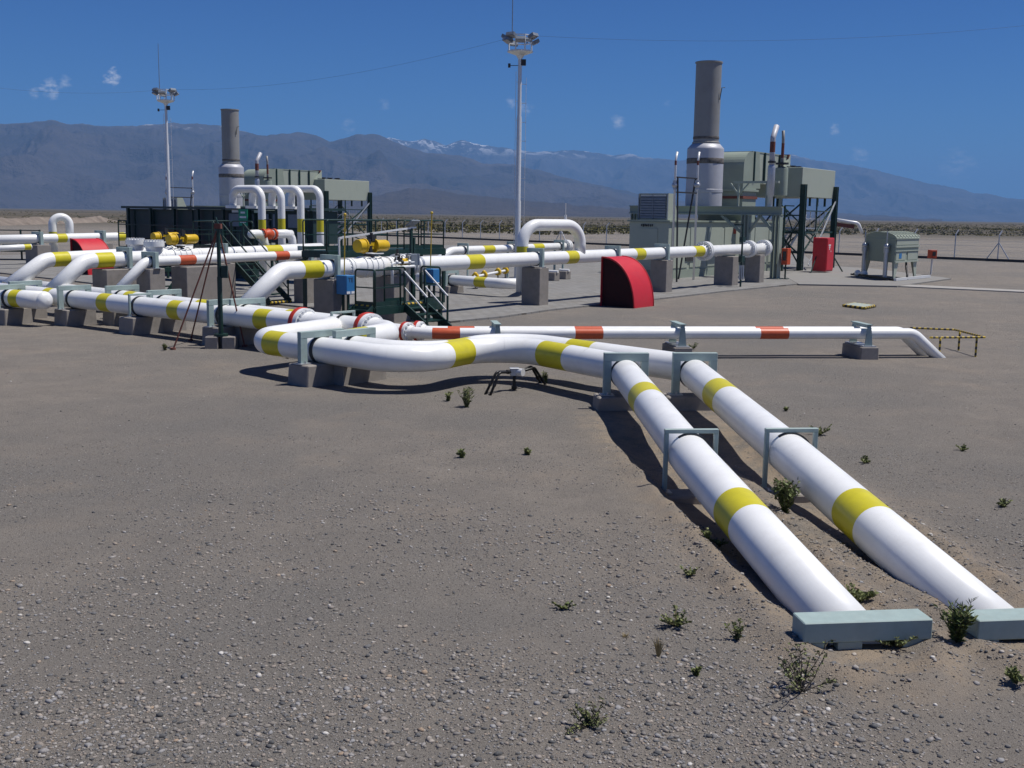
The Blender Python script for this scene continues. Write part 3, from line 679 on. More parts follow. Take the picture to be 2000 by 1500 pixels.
cpad = mat('pale_concrete_slab', (.225, .22, .21), .9, var=.1, scale=2, bump=.1, spec=.2, dirt=(.22, .19, .16), dirt_amt=.6, dscale=.8)
cp = [P(1560, 557.5), P(1752, 561), P(1858, 546), P(1700, 526), P(1600, 520), P(1530, 540)]
slab('cooler_slab', [(p.x, p.y) for p in cp], -.3, .072, cpad, 'pale concrete slab under the cooler')
wk = [P(1752, 560.5), P(2000, 572), P(2150, 579.5), P(2150, 575.5), P(2000, 568.5), P(1775, 557.5)]
slab('concrete_walk', [(p.x, p.y) for p in wk], -.3, .05, cwalk, 'narrow concrete strip leading right from the slab', 'path')

# ------------------------------------------------------------------ raised lines along the yard
VL4 = -23.4
def rise(name, lb, c1, c2px, c3px, r, Rb, bands, bk, group, vpl=None, extra=None, n=28):
    v = vpl if vpl is not None else c1.dot(V); c2 = PV(*c2px, v); c3 = PV(*c3px, v)
    c0 = Vector((c1.x, c1.y, c1.z)); run = Run([c0, c2, c3], Rb)
    return pipeline(name, lb, 'pipeline', run, r, px_bands(run, bands, bk), PW, group, n), run, v
G4 = 'white pipes rising from the header to the yard'
T4, run4, v4 = rise('rising_pipe', 'long thick white pipe rising right of the guyed post, running to the flanged end', P(474, 604, zH), (549, 529), (1497, 484.5), .255, .8, [(585, 529, 622, 527), (908, 515, 938, 514), (1101, 504, 1122, 503), (1235, 497, 1253, 496), (1351, 491.5, 1369, 490.5)], 1, G4, VL4, n=36)
T1, run1, v1 = rise('rising_pipe', 'thick white rising pipe nearest the left edge', P(15, 562, zH), (87, 508), (420, 489), .255, .8, [(100, 507, 132, 505)], 1, G4)
T2, run2, v2 = rise('rising_pipe', 'thick white rising pipe, second from the left edge, leading into the valve row', P(101, 570, zH), (164, 510), (626, 487), .255, .8, [(183, 510, 216, 508), (515, 493, 545, 491.5)], 1, G4)
T3, run3, v3 = rise('rising_pipe', 'thin white rising pipe with orange bands left of the guyed post', P(226, 573, .80), (284, 511), (612, 496.5), .16, .6, [(347, 508, 379, 507), (534, 500, 560, 499)], 2, G4, n=24)
TC = 'tall concrete pillars carrying the raised pipes'
def on_v(run, x, y): d0 = run.near(x, y); return run.at(d0), run.dir(d0)
def pillar(run, x, y, label, su=.62, sv=.82, frame=True, z0=-.1, lab2=None, rp=.255, chop=False):
    p, d = on_v(run, x, y); zt = p.z-rp-.055
    o = pier(p, U, sv, su, z0, zt, label, TC, taper=0, name='concrete_pillar')
    if frame:
        goalpost(p, U, .72, p.z+rp+.15, zt+.002, lab2 or 'steel bracket clamping the raised pipe above the '+label, post=.15, beam=.13, thick=.14, rp=rp)
    return o
pillar(run4, 645, 526, 'pillar with the blue box beside it', lab2='steel bracket on the pillar with the blue box')
pillar(run4, 1046, 508.5, 'pillar left of the red hood', lab2='steel bracket on the pillar left of the red hood')
pillar(run4, 1293, 494.5, 'pillar right of the red hood', lab2='steel bracket on the pillar right of the red hood')
pillar(run4, 1420, 488.3, 'pillar with the small green bracket in front of the enclosure', frame=False, su=.7, sv=1.0)
pillar(run4, 1476, 485.5, 'last pillar under the flanged pipe end', frame=False)
pillar(run4, 768, 520, 'wide pillar under the big yellow actuator valve', su=1.0, sv=.9, frame=False)
p, d = on_v(run4, 1196, 499.5); goalpost(p, U, .70, p.z+.40, 1.30, 'steel bracket just above the red hood', post=.14, beam=.13, thick=.14, rp=.255)
pier(p, U, .8, .5, -.1, 1.29, 'pillar hidden behind the red hood', TC, taper=0, name='concrete_pillar')
for x, y, lb in ((243, 506.5, 'left of the white valve bonnets'), (430, 496, 'behind the guyed post')):
    pillar(run2, x, y, 'pillar '+lb, su=2.0 if x < 300 else .7, sv=.8, lab2='steel bracket '+lb)
for x, y, lb in ((292, 509.5, 'under the thin pipe at its bend'), (597, 497, 'under the end of the thin orange banded pipe')):
    pillar(run3, x, y, 'pillar '+lb, su=.6, sv=.7, rp=.16, lab2='small steel bracket on the pillar '+lb)
pillar(run3, 385, 505, 'wide pillar behind the red legged post', su=1.5, sv=.8, frame=False, rp=.16)

# flanges at the far end of the raised line
for px, bl in (((1376, 490), 1), ((1462, 486), 1), ((1491, 484.5), -1)):
    p, d = on_v(run4, *px); fl = MB(); wide = .46 if px[0] == 1376 else .44
    flange(fl, p-d*.09, d, wide, .13, 0, 18, 1, 32, -1); flange(fl, p+d*.09, d, wide, .13, 0, 18, 1, 32, 1); fl.cyl(p-d*.03, p+d*.03, .30, n=28, m=2)
    weld_neck(fl, p-d*.16, -d, .255, wide-.04, .2); weld_neck(fl, p+d*.16, d, .255, wide-.04, .2)
    fl.build('flange', [M['white'], M['alu'], M['dark']], T4)
pe = run4.at(run4.L); de = run4.dir(run4.L-.1)
MB().lathe([(.256, 0), (.24, .10), (.17, .19), (.08, .23), (.001, .24)], pe, de, 28).build('end_cap', M['white'], T4)
p, d = on_v(run4, 818, 518); MB().cyl(p-d*.5, p-d*.44, .268, n=28).cyl(p-d*.28, p-d*.22, .268, n=28).cyl(p-d*.10, p-d*.0, .27, n=28).build('seam_ring', M['galv'], T4)
# gooseneck loop standing on the raised line
g0 = run4.at(run4.near(1133, 503)); q = proj(g0)
gd = PV(1020, 500, v4-.75); zG = 3.02; g1 = Vector((g0.x, g0.y, zG))
gN = Run([g0+Z*.1, g1, Vector((gd.x, gd.y, zG)), Vector((gd.x, gd.y, .5))], .75)
tg = pipeline('gooseneck_pipe', 'thick white gooseneck loop arching above the raised pipe in the centre', 'pipe', gN, .225, px_bands(gN, [(1022, 481, 1022, 497)], 1), PW, 'white gooseneck loops', 28)
top_ = gN.at(gN.near(1104, 426)); MB().cyl(top_+Z*.2, top_+Z*.85, .018, n=6).cyl(top_+Z*.2, top_+Z*.4, .05, n=8).build('vent_rod', M['alu'], tg)

# big valve with yellow actuator on the raised line
def valve(run, x, y, label, sc=1.0, alabel=None, act=True, rp=.255, length=1.9, az=.64, bs=.74):
    p, d = on_v(run, x, y); t = thing('valve', label, 'valve', (p.x, p.y, p.z-.5), 0, 'white pipeline valves')
    b_ = MB(); L_ = length/2
    flange(b_, p-d*L_, d, .44*sc, .11, 0, 18, 1, 32, -1); flange(b_, p-d*(L_-.14), d, .44*sc, .11)
    flange(b_, p+d*L_, d, .44*sc, .11, 0, 18, 1, 32, 1); flange(b_, p+d*(L_-.14), d, .44*sc, .11, 0, 18, 1, 32, -1)
    b_.lathe([(.30*sc, -L_+.1), (.42*sc, -L_+.3), (.47*sc, -L_+.55), (.47*sc, L_-.55), (.42*sc, L_-.3), (.30*sc, L_-.1)], p, d, 28)
    for k in (-.36, -.12, .12, .36): b_.lathe([(.44*sc, k-.045), (.505*sc, k-.035), (.505*sc, k+.035), (.44*sc, k+.045)], p, d, 28)
    b_.build('body', [M['white'], M['alu']], t)
    if act:
        MB().cyl(p+Z*.3, p+Z*az, .10, n=14).cyl(p+Z*.33, p+Z*.39, .18, n=18).build('stem', M['dark'], t)
        c = p+Z*az+d*.1; a = MB()
        a.lathe([(.001, -.98*sc), (.30*sc, -.95*sc), (.31*sc, -.55*sc), (.24*sc, -.5*sc), (.12*sc, -.48*sc), (.12*sc, .0)], c, d, 24)
        a.lathe([(.12*sc, -.1), (.12*sc, .12*sc), (.25*sc, .14*sc), (.27*sc, .2*sc), (.27*sc, .95*sc), (.24*sc, 1.03*sc), (.14*sc, 1.08*sc), (.001, 1.09*sc)], c, d, 24)
        a.lathe([(.27*sc, .12*sc), (.33*sc, .14*sc), (.33*sc, .2*sc), (.27*sc, .22*sc)], c, d, 24).lathe([(.30*sc, -.58*sc), (.35*sc, -.57*sc), (.35*sc, -.5*sc), (.1, -.49*sc)], c, d, 24)
        a.box(c, (.5*sc, .22*sc, .3*sc), d);
        a.build('actuator', M['actyel'], t)
        MB().box(c+Z*.36*sc+d*.02, (.16, .16, .2), d).cyl(c+Z*.45*sc, c+Z*.6*sc, .05, n=10).box(c+Z*.2*sc-d*.2, (.14, .2, .16), d).build('limit_switch', M['dark'], t)
        MB().tube([c-Z*.32*sc-d*.7*sc+V*.2, c-Z*.36*sc+d*.0+V*.25, c-Z*.36*sc+d*.3+V*.22], .022, 6).build('gas_line', M['alu'], t)
    return t
valve(run4, 722, 521, 'big white flanged valve with two yellow actuator cylinders in the middle of the photo', .66, length=1.9)
valve(run4, 786, 518.5, 'white flanged coupling right of the big yellow actuator', .72, act=False, length=.6)
valve(run2, 352, 500, 'white flanged valve with yellow actuator cylinders in front of the dark green building', .60, length=1.7, az=.60)
valve(run1, 318, 495, 'rear white valve with a long yellow actuator beside the white bolted vessels', .56, length=1.5, az=.62)
# two bolted bonnets standing on the left lines
for run, x, lb in ((run1, 266, 'left'), (run2, 301, 'right')):
    p, d = on_v(run, x, 503 if run is run2 else 499); t = thing('filter_vessel', 'stubby white vertical vessel with a wide bolted lid, '+lb+' one of the two', 'filter vessel', (p.x, p.y, p.z-.2), 0, 'white bolted vessels')
    MB().lathe([(.20, -.25), (.22, 0), (.25, .2), (.30, .34), (.31, .40)], p, Z, 28).build('vessel', M['white'], t)
    fl = MB(); flange(fl, p+Z*.47, Z, .35, .17, 0, 18, 1, 32, 1); fl.lathe([(.28, .555), (.2, .58), (.001, .59)], p, Z, 24); fl.build('lid', [M['white'], M['alu']], t)

# bypass pipe loops with red valve and the four tall goosenecks by the dark green building
by = v2
def bend(pxs, r, Rb, name, lb, cat, v, bands=(), group=None, n=20):
    pts = [PV(x, y, v) for x, y in pxs]+([PV(*pxs[-1], v)+U*2.6] if pxs[-1][0] < 480 else []); run = Run(pts, Rb); return pipeline(name, lb, cat, run, r, px_bands(run, bands, 1), PW, group, n), run
tb, rb_ = bend([(519, 492), (514, 456), (470, 458)], .16, .35, 'bypass_pipe', 'white bypass bend left of the red valve', 'pipe', by-.6)
tb2, rb2 = bend([(572, 490), (570, 455.5), (528, 457)], .16, .35, 'bypass_pipe', 'white bypass bend right of the red valve', 'pipe', by-.6)
p = PV(524, 457.5, by-.6); tv = thing('bypass_valve', 'small red valve between two white bypass bends', 'valve', (p.x, p.y, p.z-.3))
mb = MB(); flange(mb, p-U*.28, U, .22, .09, 0, 10, 0, 20, -1); flange(mb, p+U*.28, U, .22, .09, 0, 10, 0, 20, 1); mb.lathe([(.14, -.24), (.2, -.1), (.22, 0), (.2, .1), (.14, .24)], p, U, 20).build('body', M['redbox'], tv)
MB().cyl(p+Z*.2, p+Z*.55, .035, n=8).cyl(p+Z*.55, p+Z*.58, .14, n=16).cyl(p-Z*.33, p-Z*.2, .08, n=8).build('handwheel', M['dark'], tv)
vg = v2-2.2
for i, (x, lb) in enumerate(((513, 'first from the left'), (551, 'second from the left'), (588.5, 'third from the left'), (626, 'rightmost, nearest the steel tower'))):
    a = PV(x, 492, vg); a.z = .3; topz = PV(x, 369, vg).z; hz = a+Wd*1.75
    run = Run([a, Vector((a.x, a.y, topz)), Vector((hz.x, hz.y, topz)), Vector((hz.x, hz.y, 3.55))], .42)
    t = pipeline('gooseneck_pipe', 'tall white gooseneck by the dark green shed, '+lb, 'pipe', run, .155, px_bands(run, [(x, 428, x, 453)], 1), PW, 'tall gooseneck pipes', 20)
    MB().cyl(Vector((hz.x, hz.y, 3.50)), Vector((hz.x, hz.y, 3.62)), .30, n=20).build('flange', M['white'], t)

# rear lines behind the raised pipe (centre)
def free(name, lb, pts, r, Rb, bands, group=None, n=24, bk=1):
    run = Run(pts, Rb); return pipeline(name, lb, 'pipe', run, r, px_bands(run, bands, bk), PW, group, n), run
vb = -34.0
tr, rr_ = free('rear_pipe', 'white pipe curving down behind the raised pipe, with yellow bands and a flanged end', [PV(846, 516, vb), PV(880, 490, vb), PV(1112, 480.5, vb)], .20, 1.2, [(941, 487, 962, 486), (1039, 483.5, 1058, 483)])
for x, y, lb in ((904, 488, 'slim hoop'), (1000, 484.5, 'bracket left of the gooseneck'), (1092, 481, 'bracket inside the gooseneck')):
    p, d = on_v(rr_, x, y); goalpost(p, U, .66, p.z+.36, .06, 'far steel support on the rear pipe, '+lb, post=.10 if x > 950 else .06, beam=.12, thick=.1, rp=.2)
p, d = on_v(rr_, 1106, 481); fl = MB(); flange(fl, p-d*.08, d, .36, .12, 0, 14, 1, 24, -1); flange(fl, p+d*.10, d, .36, .12, 0, 14, 1, 24, 1); fl.build('flange', [M['white'], M['alu']], tr)
MB().lathe([(.3, .16), (.24, .24), (.001, .27)], p, d, 20).build('end_cap', M['white'], tr)
vl = -29.0
tl_, rl_ = free('low_pipe', 'low white pipe with a yellow band running just above the paving under the raised pipe', [P(800, 541, .60), P(1008, 556, .60), P(1040, 541, .62)], .22, .5, [(931, 550, 953, 551.5)])
p = rl_.at(rl_.near(882, 546)); d = rl_.dir(rl_.near(882, 546)); goalpost(p, d, .78, p.z+.42, .36, 'steel support on the low pipe above the paving', post=.14, beam=.13, thick=.1, rp=.22)
pier(p, d, .9, .55, 0, .358, 'low concrete pier under the low pipe on the paving', taper=.05)
for x, y in ((1080, 548), (1102, 545)):
    q = P(x, y, .06); o = MB().hexa([q+U*a+V*b_+Z*h for h in (0, .42) for a, b_ in ((-.25, -.25), (.25, -.25), (.25, .25), (-.25, .25))]).build('concrete_block', M['concrete'], bevel=.02); tag(o, 'small concrete block behind the pillar left of the red hood, '+('left' if x == 1080 else 'right')+' of two', 'concrete block', 'small blocks on the paving')
    o = MB().cyl(q+Z*.47-V*.3, q+Z*.47+V*.3, .07, n=10).build('drain_pipe', M['white']); tag(o, 'short white drain pipe lying on the '+('left' if x == 1080 else 'right')+' small concrete block', 'pipe', 'short drain pipes')
# small yellow-banded meter run on the paving
tm = thing('meter_run', 'small white meter run with yellow fittings on thin stands under the raised pipe', 'meter', P(950, 560, .06))
m0, m1 = P(925, 541, .6), P(990, 528, .75); dm = (m1-m0).normalized()
MB().cyl(m0, m1, .06, n=12).build('pipe', M['white'], tm)
for k in (.05, .3, .72, .95):
    q = m0+(m1-m0)*k; MB().cyl(q-dm*.07, q+dm*.07, .16, n=14).sphere(q+Z*.12, .10, 10).build('fitting', M['actyel'], tm)
    MB().cyl(Vector((q.x, q.y, .06)), q, .03, n=8).cyl(Vector((q.x, q.y, .06)), Vector((q.x, q.y, .10)), .12, n=8).build('stand', M['dark'], tm)
q = P(1010, 545, .06); MB().tube([q, q+Z*.7, q+Z*.7+U*.5, q+Z*.05+U*.5], .05, 10).build('riser', M['white'], tm)

# red sound hoods
def hood(o, sc, label, seedloc):
    t = thing('red_hood', label, 'metal hood', o, 0, 'red curved hoods')
    Rv, Lu, Hh = 1.45*sc, 1.5*sc, 1.86*sc
    prof = [(0, 0), (Rv, 0)]+[(Rv*math.cos(R(a))**.9 if a < 90 else 0, Hh*math.sin(R(a))) for a in range(6, 91, 6)]
    th = .035; inner = [(max(0, a-th) if i else a-th, max(0, b_-th)) for i, (a, b_) in enumerate(prof[1:])]
    mb = MB(); outer = prof[1:]; nO = len(outer)
    for ring_, ds in ((outer, (0, Lu)), (inner, (0, Lu-th))):
        k0 = mb.add([o+V*a+Z*b_+U*ds[0] for a, b_ in ring_]); k1 = mb.add([o+V*a+Z*b_+U*ds[1] for a, b_ in ring_])
        for i in range(nO-1): mb.face([k0+i, k0+i+1, k1+i+1, k1+i], 0, True)
    k0 = mb.add([o+V*a+Z*b_ for a, b_ in outer]); k1 = mb.add([o+V*a+Z*b_ for a, b_ in inner])
    for i in range(nO-1): mb.face([k0+i, k0+i+1, k1+i+1, k1+i])
    k0 = mb.add([o+V*a+Z*b_+U*Lu for a, b_ in [(0, 0)]+outer]); mb.face([k0+i for i in range(nO+1)])
    k0 = mb.add([o+V*a+Z*b_+U*(Lu-th) for a, b_ in [(0, 0)]+inner]); mb.face([k0+i for i in range(nO+1)][::-1])
    mb.hexa([o+V*a+U*b_+Z*h for h in (0, Hh) for a, b_ in ((-.03, 0), (0, 0), (0, Lu), (-.03, Lu))])
    mb.build('shell', M['red'], t, fix=False)
    MB().prism([(0, .02)]+inner[:-1]+[(0, Hh-th)], o+U*.10, V, Z, U, .02).build('shade_sheet', M['hood_shade'], t)  # added dark sheet painting the shade of the hood's open end
    rim = [o+V*(a*1.006)+Z*(b_*1.004)-U*.012 for a, b_ in prof[1:]]; rim2 = [p+U*(Lu+.024) for p in rim]
    MB().tube(rim, .022, 6).build('rim', M['red'], t); MB().tube(rim2, .022, 6).build('rim', M['red'], t)
    return t
hood(P(1173, 598, 0), 1.0, 'red curved metal hood standing under the raised pipe in front of the pillar', 0)
hb_ = D(140, 530, 57); hb_.z = 0; hood(Vector((hb_.x, hb_.y, 0)), 1.0, 'far red curved metal hood behind the rising pipes at the left', 0)
# ------------------------------------------------------------------ compressor unit (right), copied for the left one
UN = []            # things of the unit that the left unit repeats
def unit(t, lab2): UN.append((t, lab2)); return t
vE = -27.9; uE = 53.5
def B(u, b, z): return UV(u, vE-b, z)     # b metres behind the lit long face
# turbine enclosure
te = unit(thing('turbine_enclosure', 'long grey green turbine enclosure with panel doors and a louvred box on its roof', 'enclosure', B(uE, 1.2, 0)), 'far grey green turbine enclosure mostly hidden by the dark green shed')
hE = 3.12
MB().box(B(uE+8.2, 1.2, .28)+Z*0, (16.2, 2.5, .44), U).build('skid', M['unit2'], te)
mb = MB().box(B(uE+8.0, 1.2, (.5+hE)/2), (16.0, 2.4, hE-.5), U); mb.build('body', M['unit'], te, bevel=.015)
MB().box(B(uE+8.0, 1.2, hE+.045), (16.2, 2.62, .09), U).build('roof', M['unit2'], te)
for i in range(7):
    u0 = uE+.35+i*2.22
    MB().box(B(u0+1.0, -.018, 1.72), (1.92, .036, 2.2), U).build('door', M['unit'], te, bevel=.008)
    MB().box(B(u0+1.75, -.05, 1.7), (.04, .05, .26), U).build('handle', M['dark'], te)
MB().box(B(uE+2.55, -.05, 1.35), (1.1, .05, .75), U).build('control_window', M['glassdark'], te)
MB().box(B(uE-.018, 1.2, 1.72), (.036, 1.1, 2.1), U).build('end_door', M['unit'], te, bevel=.008)
MB().box(B(uE+8.4, -.055, 2.62), (.34, .03, .34), U).build('warning_plate', M['redbox'], te)
mb = MB()
for i, w_ in enumerate((.07, .06, .05, .09, .07, .08, .06)): mb.box(B(uE-.042, .98+i*.11, 2.93-.012*(i % 2)), (.008, w_, .11+.02*(i % 3)), U)
mb.build('lettering', M['ink'], te)
# roof air intake box with louvres on the end face
mb = MB().prism([(0, 0), (1.25, 0), (.55, 1.42), (0, 1.42)], B(uE+.15, .15, hE+.1), U, Z, Wd, 1.8); xb = mb.build('roof_intake', M['unit'], te)
lv = MB()
for i in range(9): lv.box(B(uE+.11, 1.05, hE+.25+i*.14), (.05, 1.55, .10), (U+Z*.9), Wd)
for k in (.18, 1.05, 1.92): lv.box(B(uE+.11, k, hE+.81), (.09, .05, 1.36), U)
lv.build('louvre', M['louvre'], xb)

# exhaust stack: lower silencer drum, upper pipe
uS, bS = 60.4, 1.35
ts = unit(thing('exhaust_stack', 'tall grey exhaust stack on a wide pale drum with a scorched band, right unit', 'exhaust stack', B(uS, bS, 4.06)), 'tall grey exhaust stack on a wide drum behind the dark green building, left unit')
o = B(uS, bS, 0)
zt = lambda x, y: CAM_H + (proj_depth*(1))  # unused
kS = 32.3
def zS(y): return D(1370, y, o.y).z
r1 = 1.07; r2 = .745
MB().lathe([(r1, 4.0), (r1, zS(292)), (r1*.99, zS(290)), (r2+.08, zS(281.5)), (r2+.02, zS(281))], o, Z, 48).build('silencer_drum', M['drum'], ts)
for y, hh in ((315, .16), (373, .10)): MB().lathe([(r1+.004, zS(y)-hh), (r1+.018, zS(y)-hh*.8), (r1+.018, zS(y)+hh*.8), (r1+.004, zS(y)+hh)], o, Z, 48).build('scorched_band', M['stain'] if y < 340 else M['drum'], ts)
MB().lathe([(r2-.02, zS(283)), (r2+.06, zS(280.5)), (r2+.06, zS(278)), (r2, zS(277)), (r2, zS(124)), (r2+.05, zS(123.5)), (r2+.05, zS(121)), (r2-.03, zS(121)), (r2-.03, zS(150))], o, Z, 48).build('stack_pipe', M['stack'], ts)
MB().lathe([(r2+.012, zS(272)), (r2+.02, zS(271)), (r2+.02, zS(268)), (r2+.012, zS(267))], o, Z, 48).build('joint_ring', M['stain'], ts)
hk = o+NEAR_R*.62-Vector((0, .55, 0)); MB().tube([hk+Z*zS(196), hk+Z*zS(173)+NEAR_R*.1, hk+Z*zS(172)+NEAR_R*.28], .025, 6).build('drain_hook', M['dark'], ts)
MB().lathe([(1.25, 3.56), (1.25, 3.7), (.7, 3.75)], o, Z, 32).build('base_ring', M['dark'], ts)

# portal platform under the stack
tp_ = unit(thing('portal_frame', 'grey green steel portal platform with knee braces under the stack', 'steel frame', B(59.2, 0, 0)), 'far grey green portal platform under the left stack')
zb0, zb1 = 3.56, 4.04
fr = MB()
for du_ in (0, 3.6):
    c0, c1 = UV(58.6+du_, -33.2, (zb0+zb1)/2), UV(58.6+du_, -23.6 if du_ == 0 else -27.2, (zb0+zb1)/2)
    for h_ in (zb0+.03, zb1-.03): fr.bar(c0+Z*(h_-(zb0+zb1)/2), c1+Z*(h_-(zb0+zb1)/2), .32, .06)
    fr.bar(c0, c1, .04, zb1-zb0-.07)
for v_ in (-27, -30.5, -33): fr.bar(UV(58.8, v_, (zb0+zb1)/2-.004), UV(62.0, v_, (zb0+zb1)/2-.004), .2, .38)
fr.build('beam', M['unit2'], tp_)
for (u_, v_) in ((58.6, -23.85), (58.6, -25.7), (62.2, -27.3), (58.6, -32.8), (62.2, -32.8)):
    c = UV(u_, v_, 0); mb = MB().box(c+Z*zb0/2, (.42, .05, zb0-.01), U)
    mb.box(c+Z*(zb0/2)+V*.2, (.44, .04, zb0-.012), U).box(c+Z*(zb0/2)-V*.2, (.44, .04, zb0-.012), U).box(c+Z*.09, (.7, .7, .04), U).build('column', M['unit2'], tp_)
for a, b2 in ((UV(58.6, -24.1, 2.7), UV(58.6, -24.9, 3.52)), (UV(58.6, -25.5, 2.6), UV(58.6, -24.9, 3.52)), (UV(58.6, -26, 2.6), UV(58.6, -27.2, 3.5))):
    MB().bar(a, b2, .14, .14).build('knee_brace', M['unit2'], tp_)
up = MB()
for u_, v_ in ((59.4, -26.6), (59.4, -24.9)): up.bar(UV(u_, v_, zb1), UV(u_, v_, 5.35), .10, .10)
up.bar(UV(59.4, -26.9, 5.4), UV(59.4, -24.2, 5.4), .16, .12).bar(UV(59.4, -26.6, 4.7), UV(59.4, -26.0, 5.34), .07, .07).bar(UV(59.4, -26.6, 4.7), UV(59.4, -27.1, 5.34), .07, .07)
up.build('bracket_frame', M['unit'], tp_)
# intake duct with rounded elbow, silencer and filter house on tall legs
td = unit(thing('air_intake', 'right grey green air intake with rounded elbow and box filter house on tall legs', 'air intake', B(63, 1, 0)), 'left grey green air intake with rounded elbow and filter house behind the goosenecks')
pr = lambda x, y, b=0: PV(x, y, vE-b)
zTop, ub = 7.38, 62.9
rad_ = 1.0
prof = [(0, 3.2), (2.0, 3.2), (2.0, 5.2), (2.6, 5.2), (2.3, 7.0), (2.3, zTop)]+[(rad_-rad_*math.sin(R(a)), zTop-rad_+rad_*math.cos(R(a))) for a in range(0, 91, 10)]
MB().prism(prof, UV(ub, vE, 0), U, Z, Wd, 2.9, sm=False).build('elbow_duct', M['unit2'], td)
MB().box(UV(ub+1.02, vE-1.45, 4.62), (2.16, 3.02, .16), U).build('flange_band', M['rust'], td)
MB().box(UV(ub+1.02, vE-1.45, 5.05), (2.3, 3.1, .12), U).build('stiffener', M['unit2'], td)
MB().box(UV(67.0, vE-1.3, 6.45), (5.6, 2.5, 1.86), U).build('silencer', M['unit'], td)
MB().box(UV(67.0, vE-1.3, 7.40), (5.5, 2.55, .07), U).build('silencer_lid', M['unit2'], td)
for k in (64.4, 66.0, 67.2, 68.4): MB().box(UV(k, vE+.01, 6.5), (.10, .12, 1.82), U).build('rib', M['dgreen'], td)
MB().box(UV(69.8, vE-1.3, 6.4), (.22, 2.75, 2.2), U).build('expansion_joint', M['rust'], td)
zt0 = PV(1590, 329, vE+1.3).z; ua = PV(1567, 350, vE+1.3).dot(U)
MB().prism([(0, 7.5), (ua-69.9, zt0), (ua-69.9, 5.0), (0, 5.3)], UV(69.95, vE+.1, 0), U, Z, Wd, 2.9).build('transition', M['unit'], td)
vF_ = vE+1.3; ua, ub_ = PV(1567, 350, vF_).dot(U), PV(1631, 350, vF_).dot(U); zt_, zb2 = PV(1590, 329, vF_).z, PV(1590, 386, vF_).z
MB().box(UV((ua+ub_)/2, vF_-2.1, (zt_+zb2)/2), (ub_-ua, 4.2, zt_-zb2), U).build('filter_house', M['unit'], td, bevel=.02)
up = MB()
for i, k in enumerate((.5, 1.5, 2.4, 3.4)): up.cyl(UV(ua+k, vE-.4, zt_), UV(ua+k, vE-.4, zt_+.18), .2, n=14).cyl(UV(ua+k, vE-.4, zt_+.15), UV(ua+k, vE-.4, zt_+.22), .28, n=14)
up.bar(UV(ua+.3, vE, zt_+.05), UV(ua+3.8, vE, zt_+.05), .25, .08).build('roof_vents', M['dark'], td)
Lg = [(ua+.1, vF_+.1), (ub_-.05, vF_+.1), (ua+.1, vF_-3.9), (ub_-.05, vF_-3.9)]
for u_, v_ in Lg:
    c = UV(u_, v_, 0); zt_ = zb2+.8; MB().box(c+Z*(zt_/2), (.06, .30, zt_), U).box(c+Z*zt_/2+U*.14, (.05, .34, zt_), U).box(c+Z*zt_/2-U*.14, (.05, .34, zt_), U).box(c+Z*.03, (.5, .5, .05), U).build('leg', M['dgreen'], td)
br_ = MB()
for (a, b2) in ((0, 1), (2, 3), (0, 2), (1, 3)):
    pa, pb_ = UV(*Lg[a], 0), UV(*Lg[b2], 0)
    br_.bar(pa+Z*1.0, pb_+Z*(zb2-.3), .09, .09).bar(pa+Z*(zb2-.3 if (a, b2) != (0, 1) else 2.6), pb_+Z*(1.0 if (a, b2) != (0, 1) else .6), .09, .09).bar(pa+Z*2.5, pb_+Z*2.5, .10, .12)
br_.bar(UV(ua+2.6, vF_+.1, .05), UV(ua+2.6, vF_+.1, zb2), .08).bar(UV(ua+.1, vF_-1.9, .05), UV(ua+.1, vF_-1.9, zb2), .10).bar(UV(ua+.1, vF_+.1, 3.9), UV(ub_, vF_+.1, 3.9), .07).bar(UV(ua+.1, vF_+.1, 1.2), UV(ua+.1, vF_-3.9, 1.2), .08).bar(UV(ua+.1, vF_+.1, 3.6), UV(ua+.1, vF_-3.9, 3.6), .08)
br_.bar(UV(ua+.1, vF_+.1, .3), UV(ua+.1, vF_-1.9, 3.5), .08).bar(UV(ua+.1, vF_-1.9, .3), UV(ua+.1, vF_+.1, 3.5), .08).bar(UV(ua-1.4, vF_-.5, .05), UV(ua-1.4, vF_-.5, 4.2), .10).bar(UV(ua-1.4, vF_-.5, 4.2), UV(ua+.1, vF_-.5, 4.2), .07).bar(UV(ua-1.4, vF_-.5, 2.6), UV(ua+.1, vF_-.5, 2.6), .06).bar(UV(ua-1.4, vF_-.5, .3), UV(ua+.1, vF_-.5, 2.6), .06).bar(UV(ua-1.4, vF_-.5, 4.1), UV(ua+.1, vF_-.5, 2.6), .06)
br_.build('bracing', M['dgreen'], td)
st_ = MB()
for k in (0, .75): st_.bar(UV(ua+5.2, vE-.6-k, 2.75), UV(ua+1.2, vE-.6-k, .1), .05, .2).bar(UV(ua+5.2, vE-.6-k, 3.7), UV(ua+1.2, vE-.6-k, 1.05), .04)
for i in range(10): st_.box(UV(ua+1.4+i*.4, vE-.97, .25+i*.265), (.22, .72, .03), U)
st_.build('steps', M['galv'], td)
ws = MB().box(UV(ua+3.2, vE-.2, 2.75), (4.6, 2.2, .07), U)
for k in (-.9, 0, .9, 1.8, 2.7, 3.5): ws.bar(UV(ua+1.8+k, vE+.95, 2.8), UV(ua+1.8+k, vE+.95, 3.9), .04)
ws.bar(UV(ua+.9, vE+.95, 3.9), UV(ua+5.4, vE+.95, 3.9), .04).bar(UV(ua+.9, vE+.95, 3.4), UV(ua+5.4, vE+.95, 3.4), .04).build('walkway', M['galv'], td)
MB().bar(UV(ub_-.2, vF_+.2, zb2-.2), UV(ua+.8, vF_+.4, .4), .07, .10).build('cable_ladder', M['galv'], td)
mb = MB()
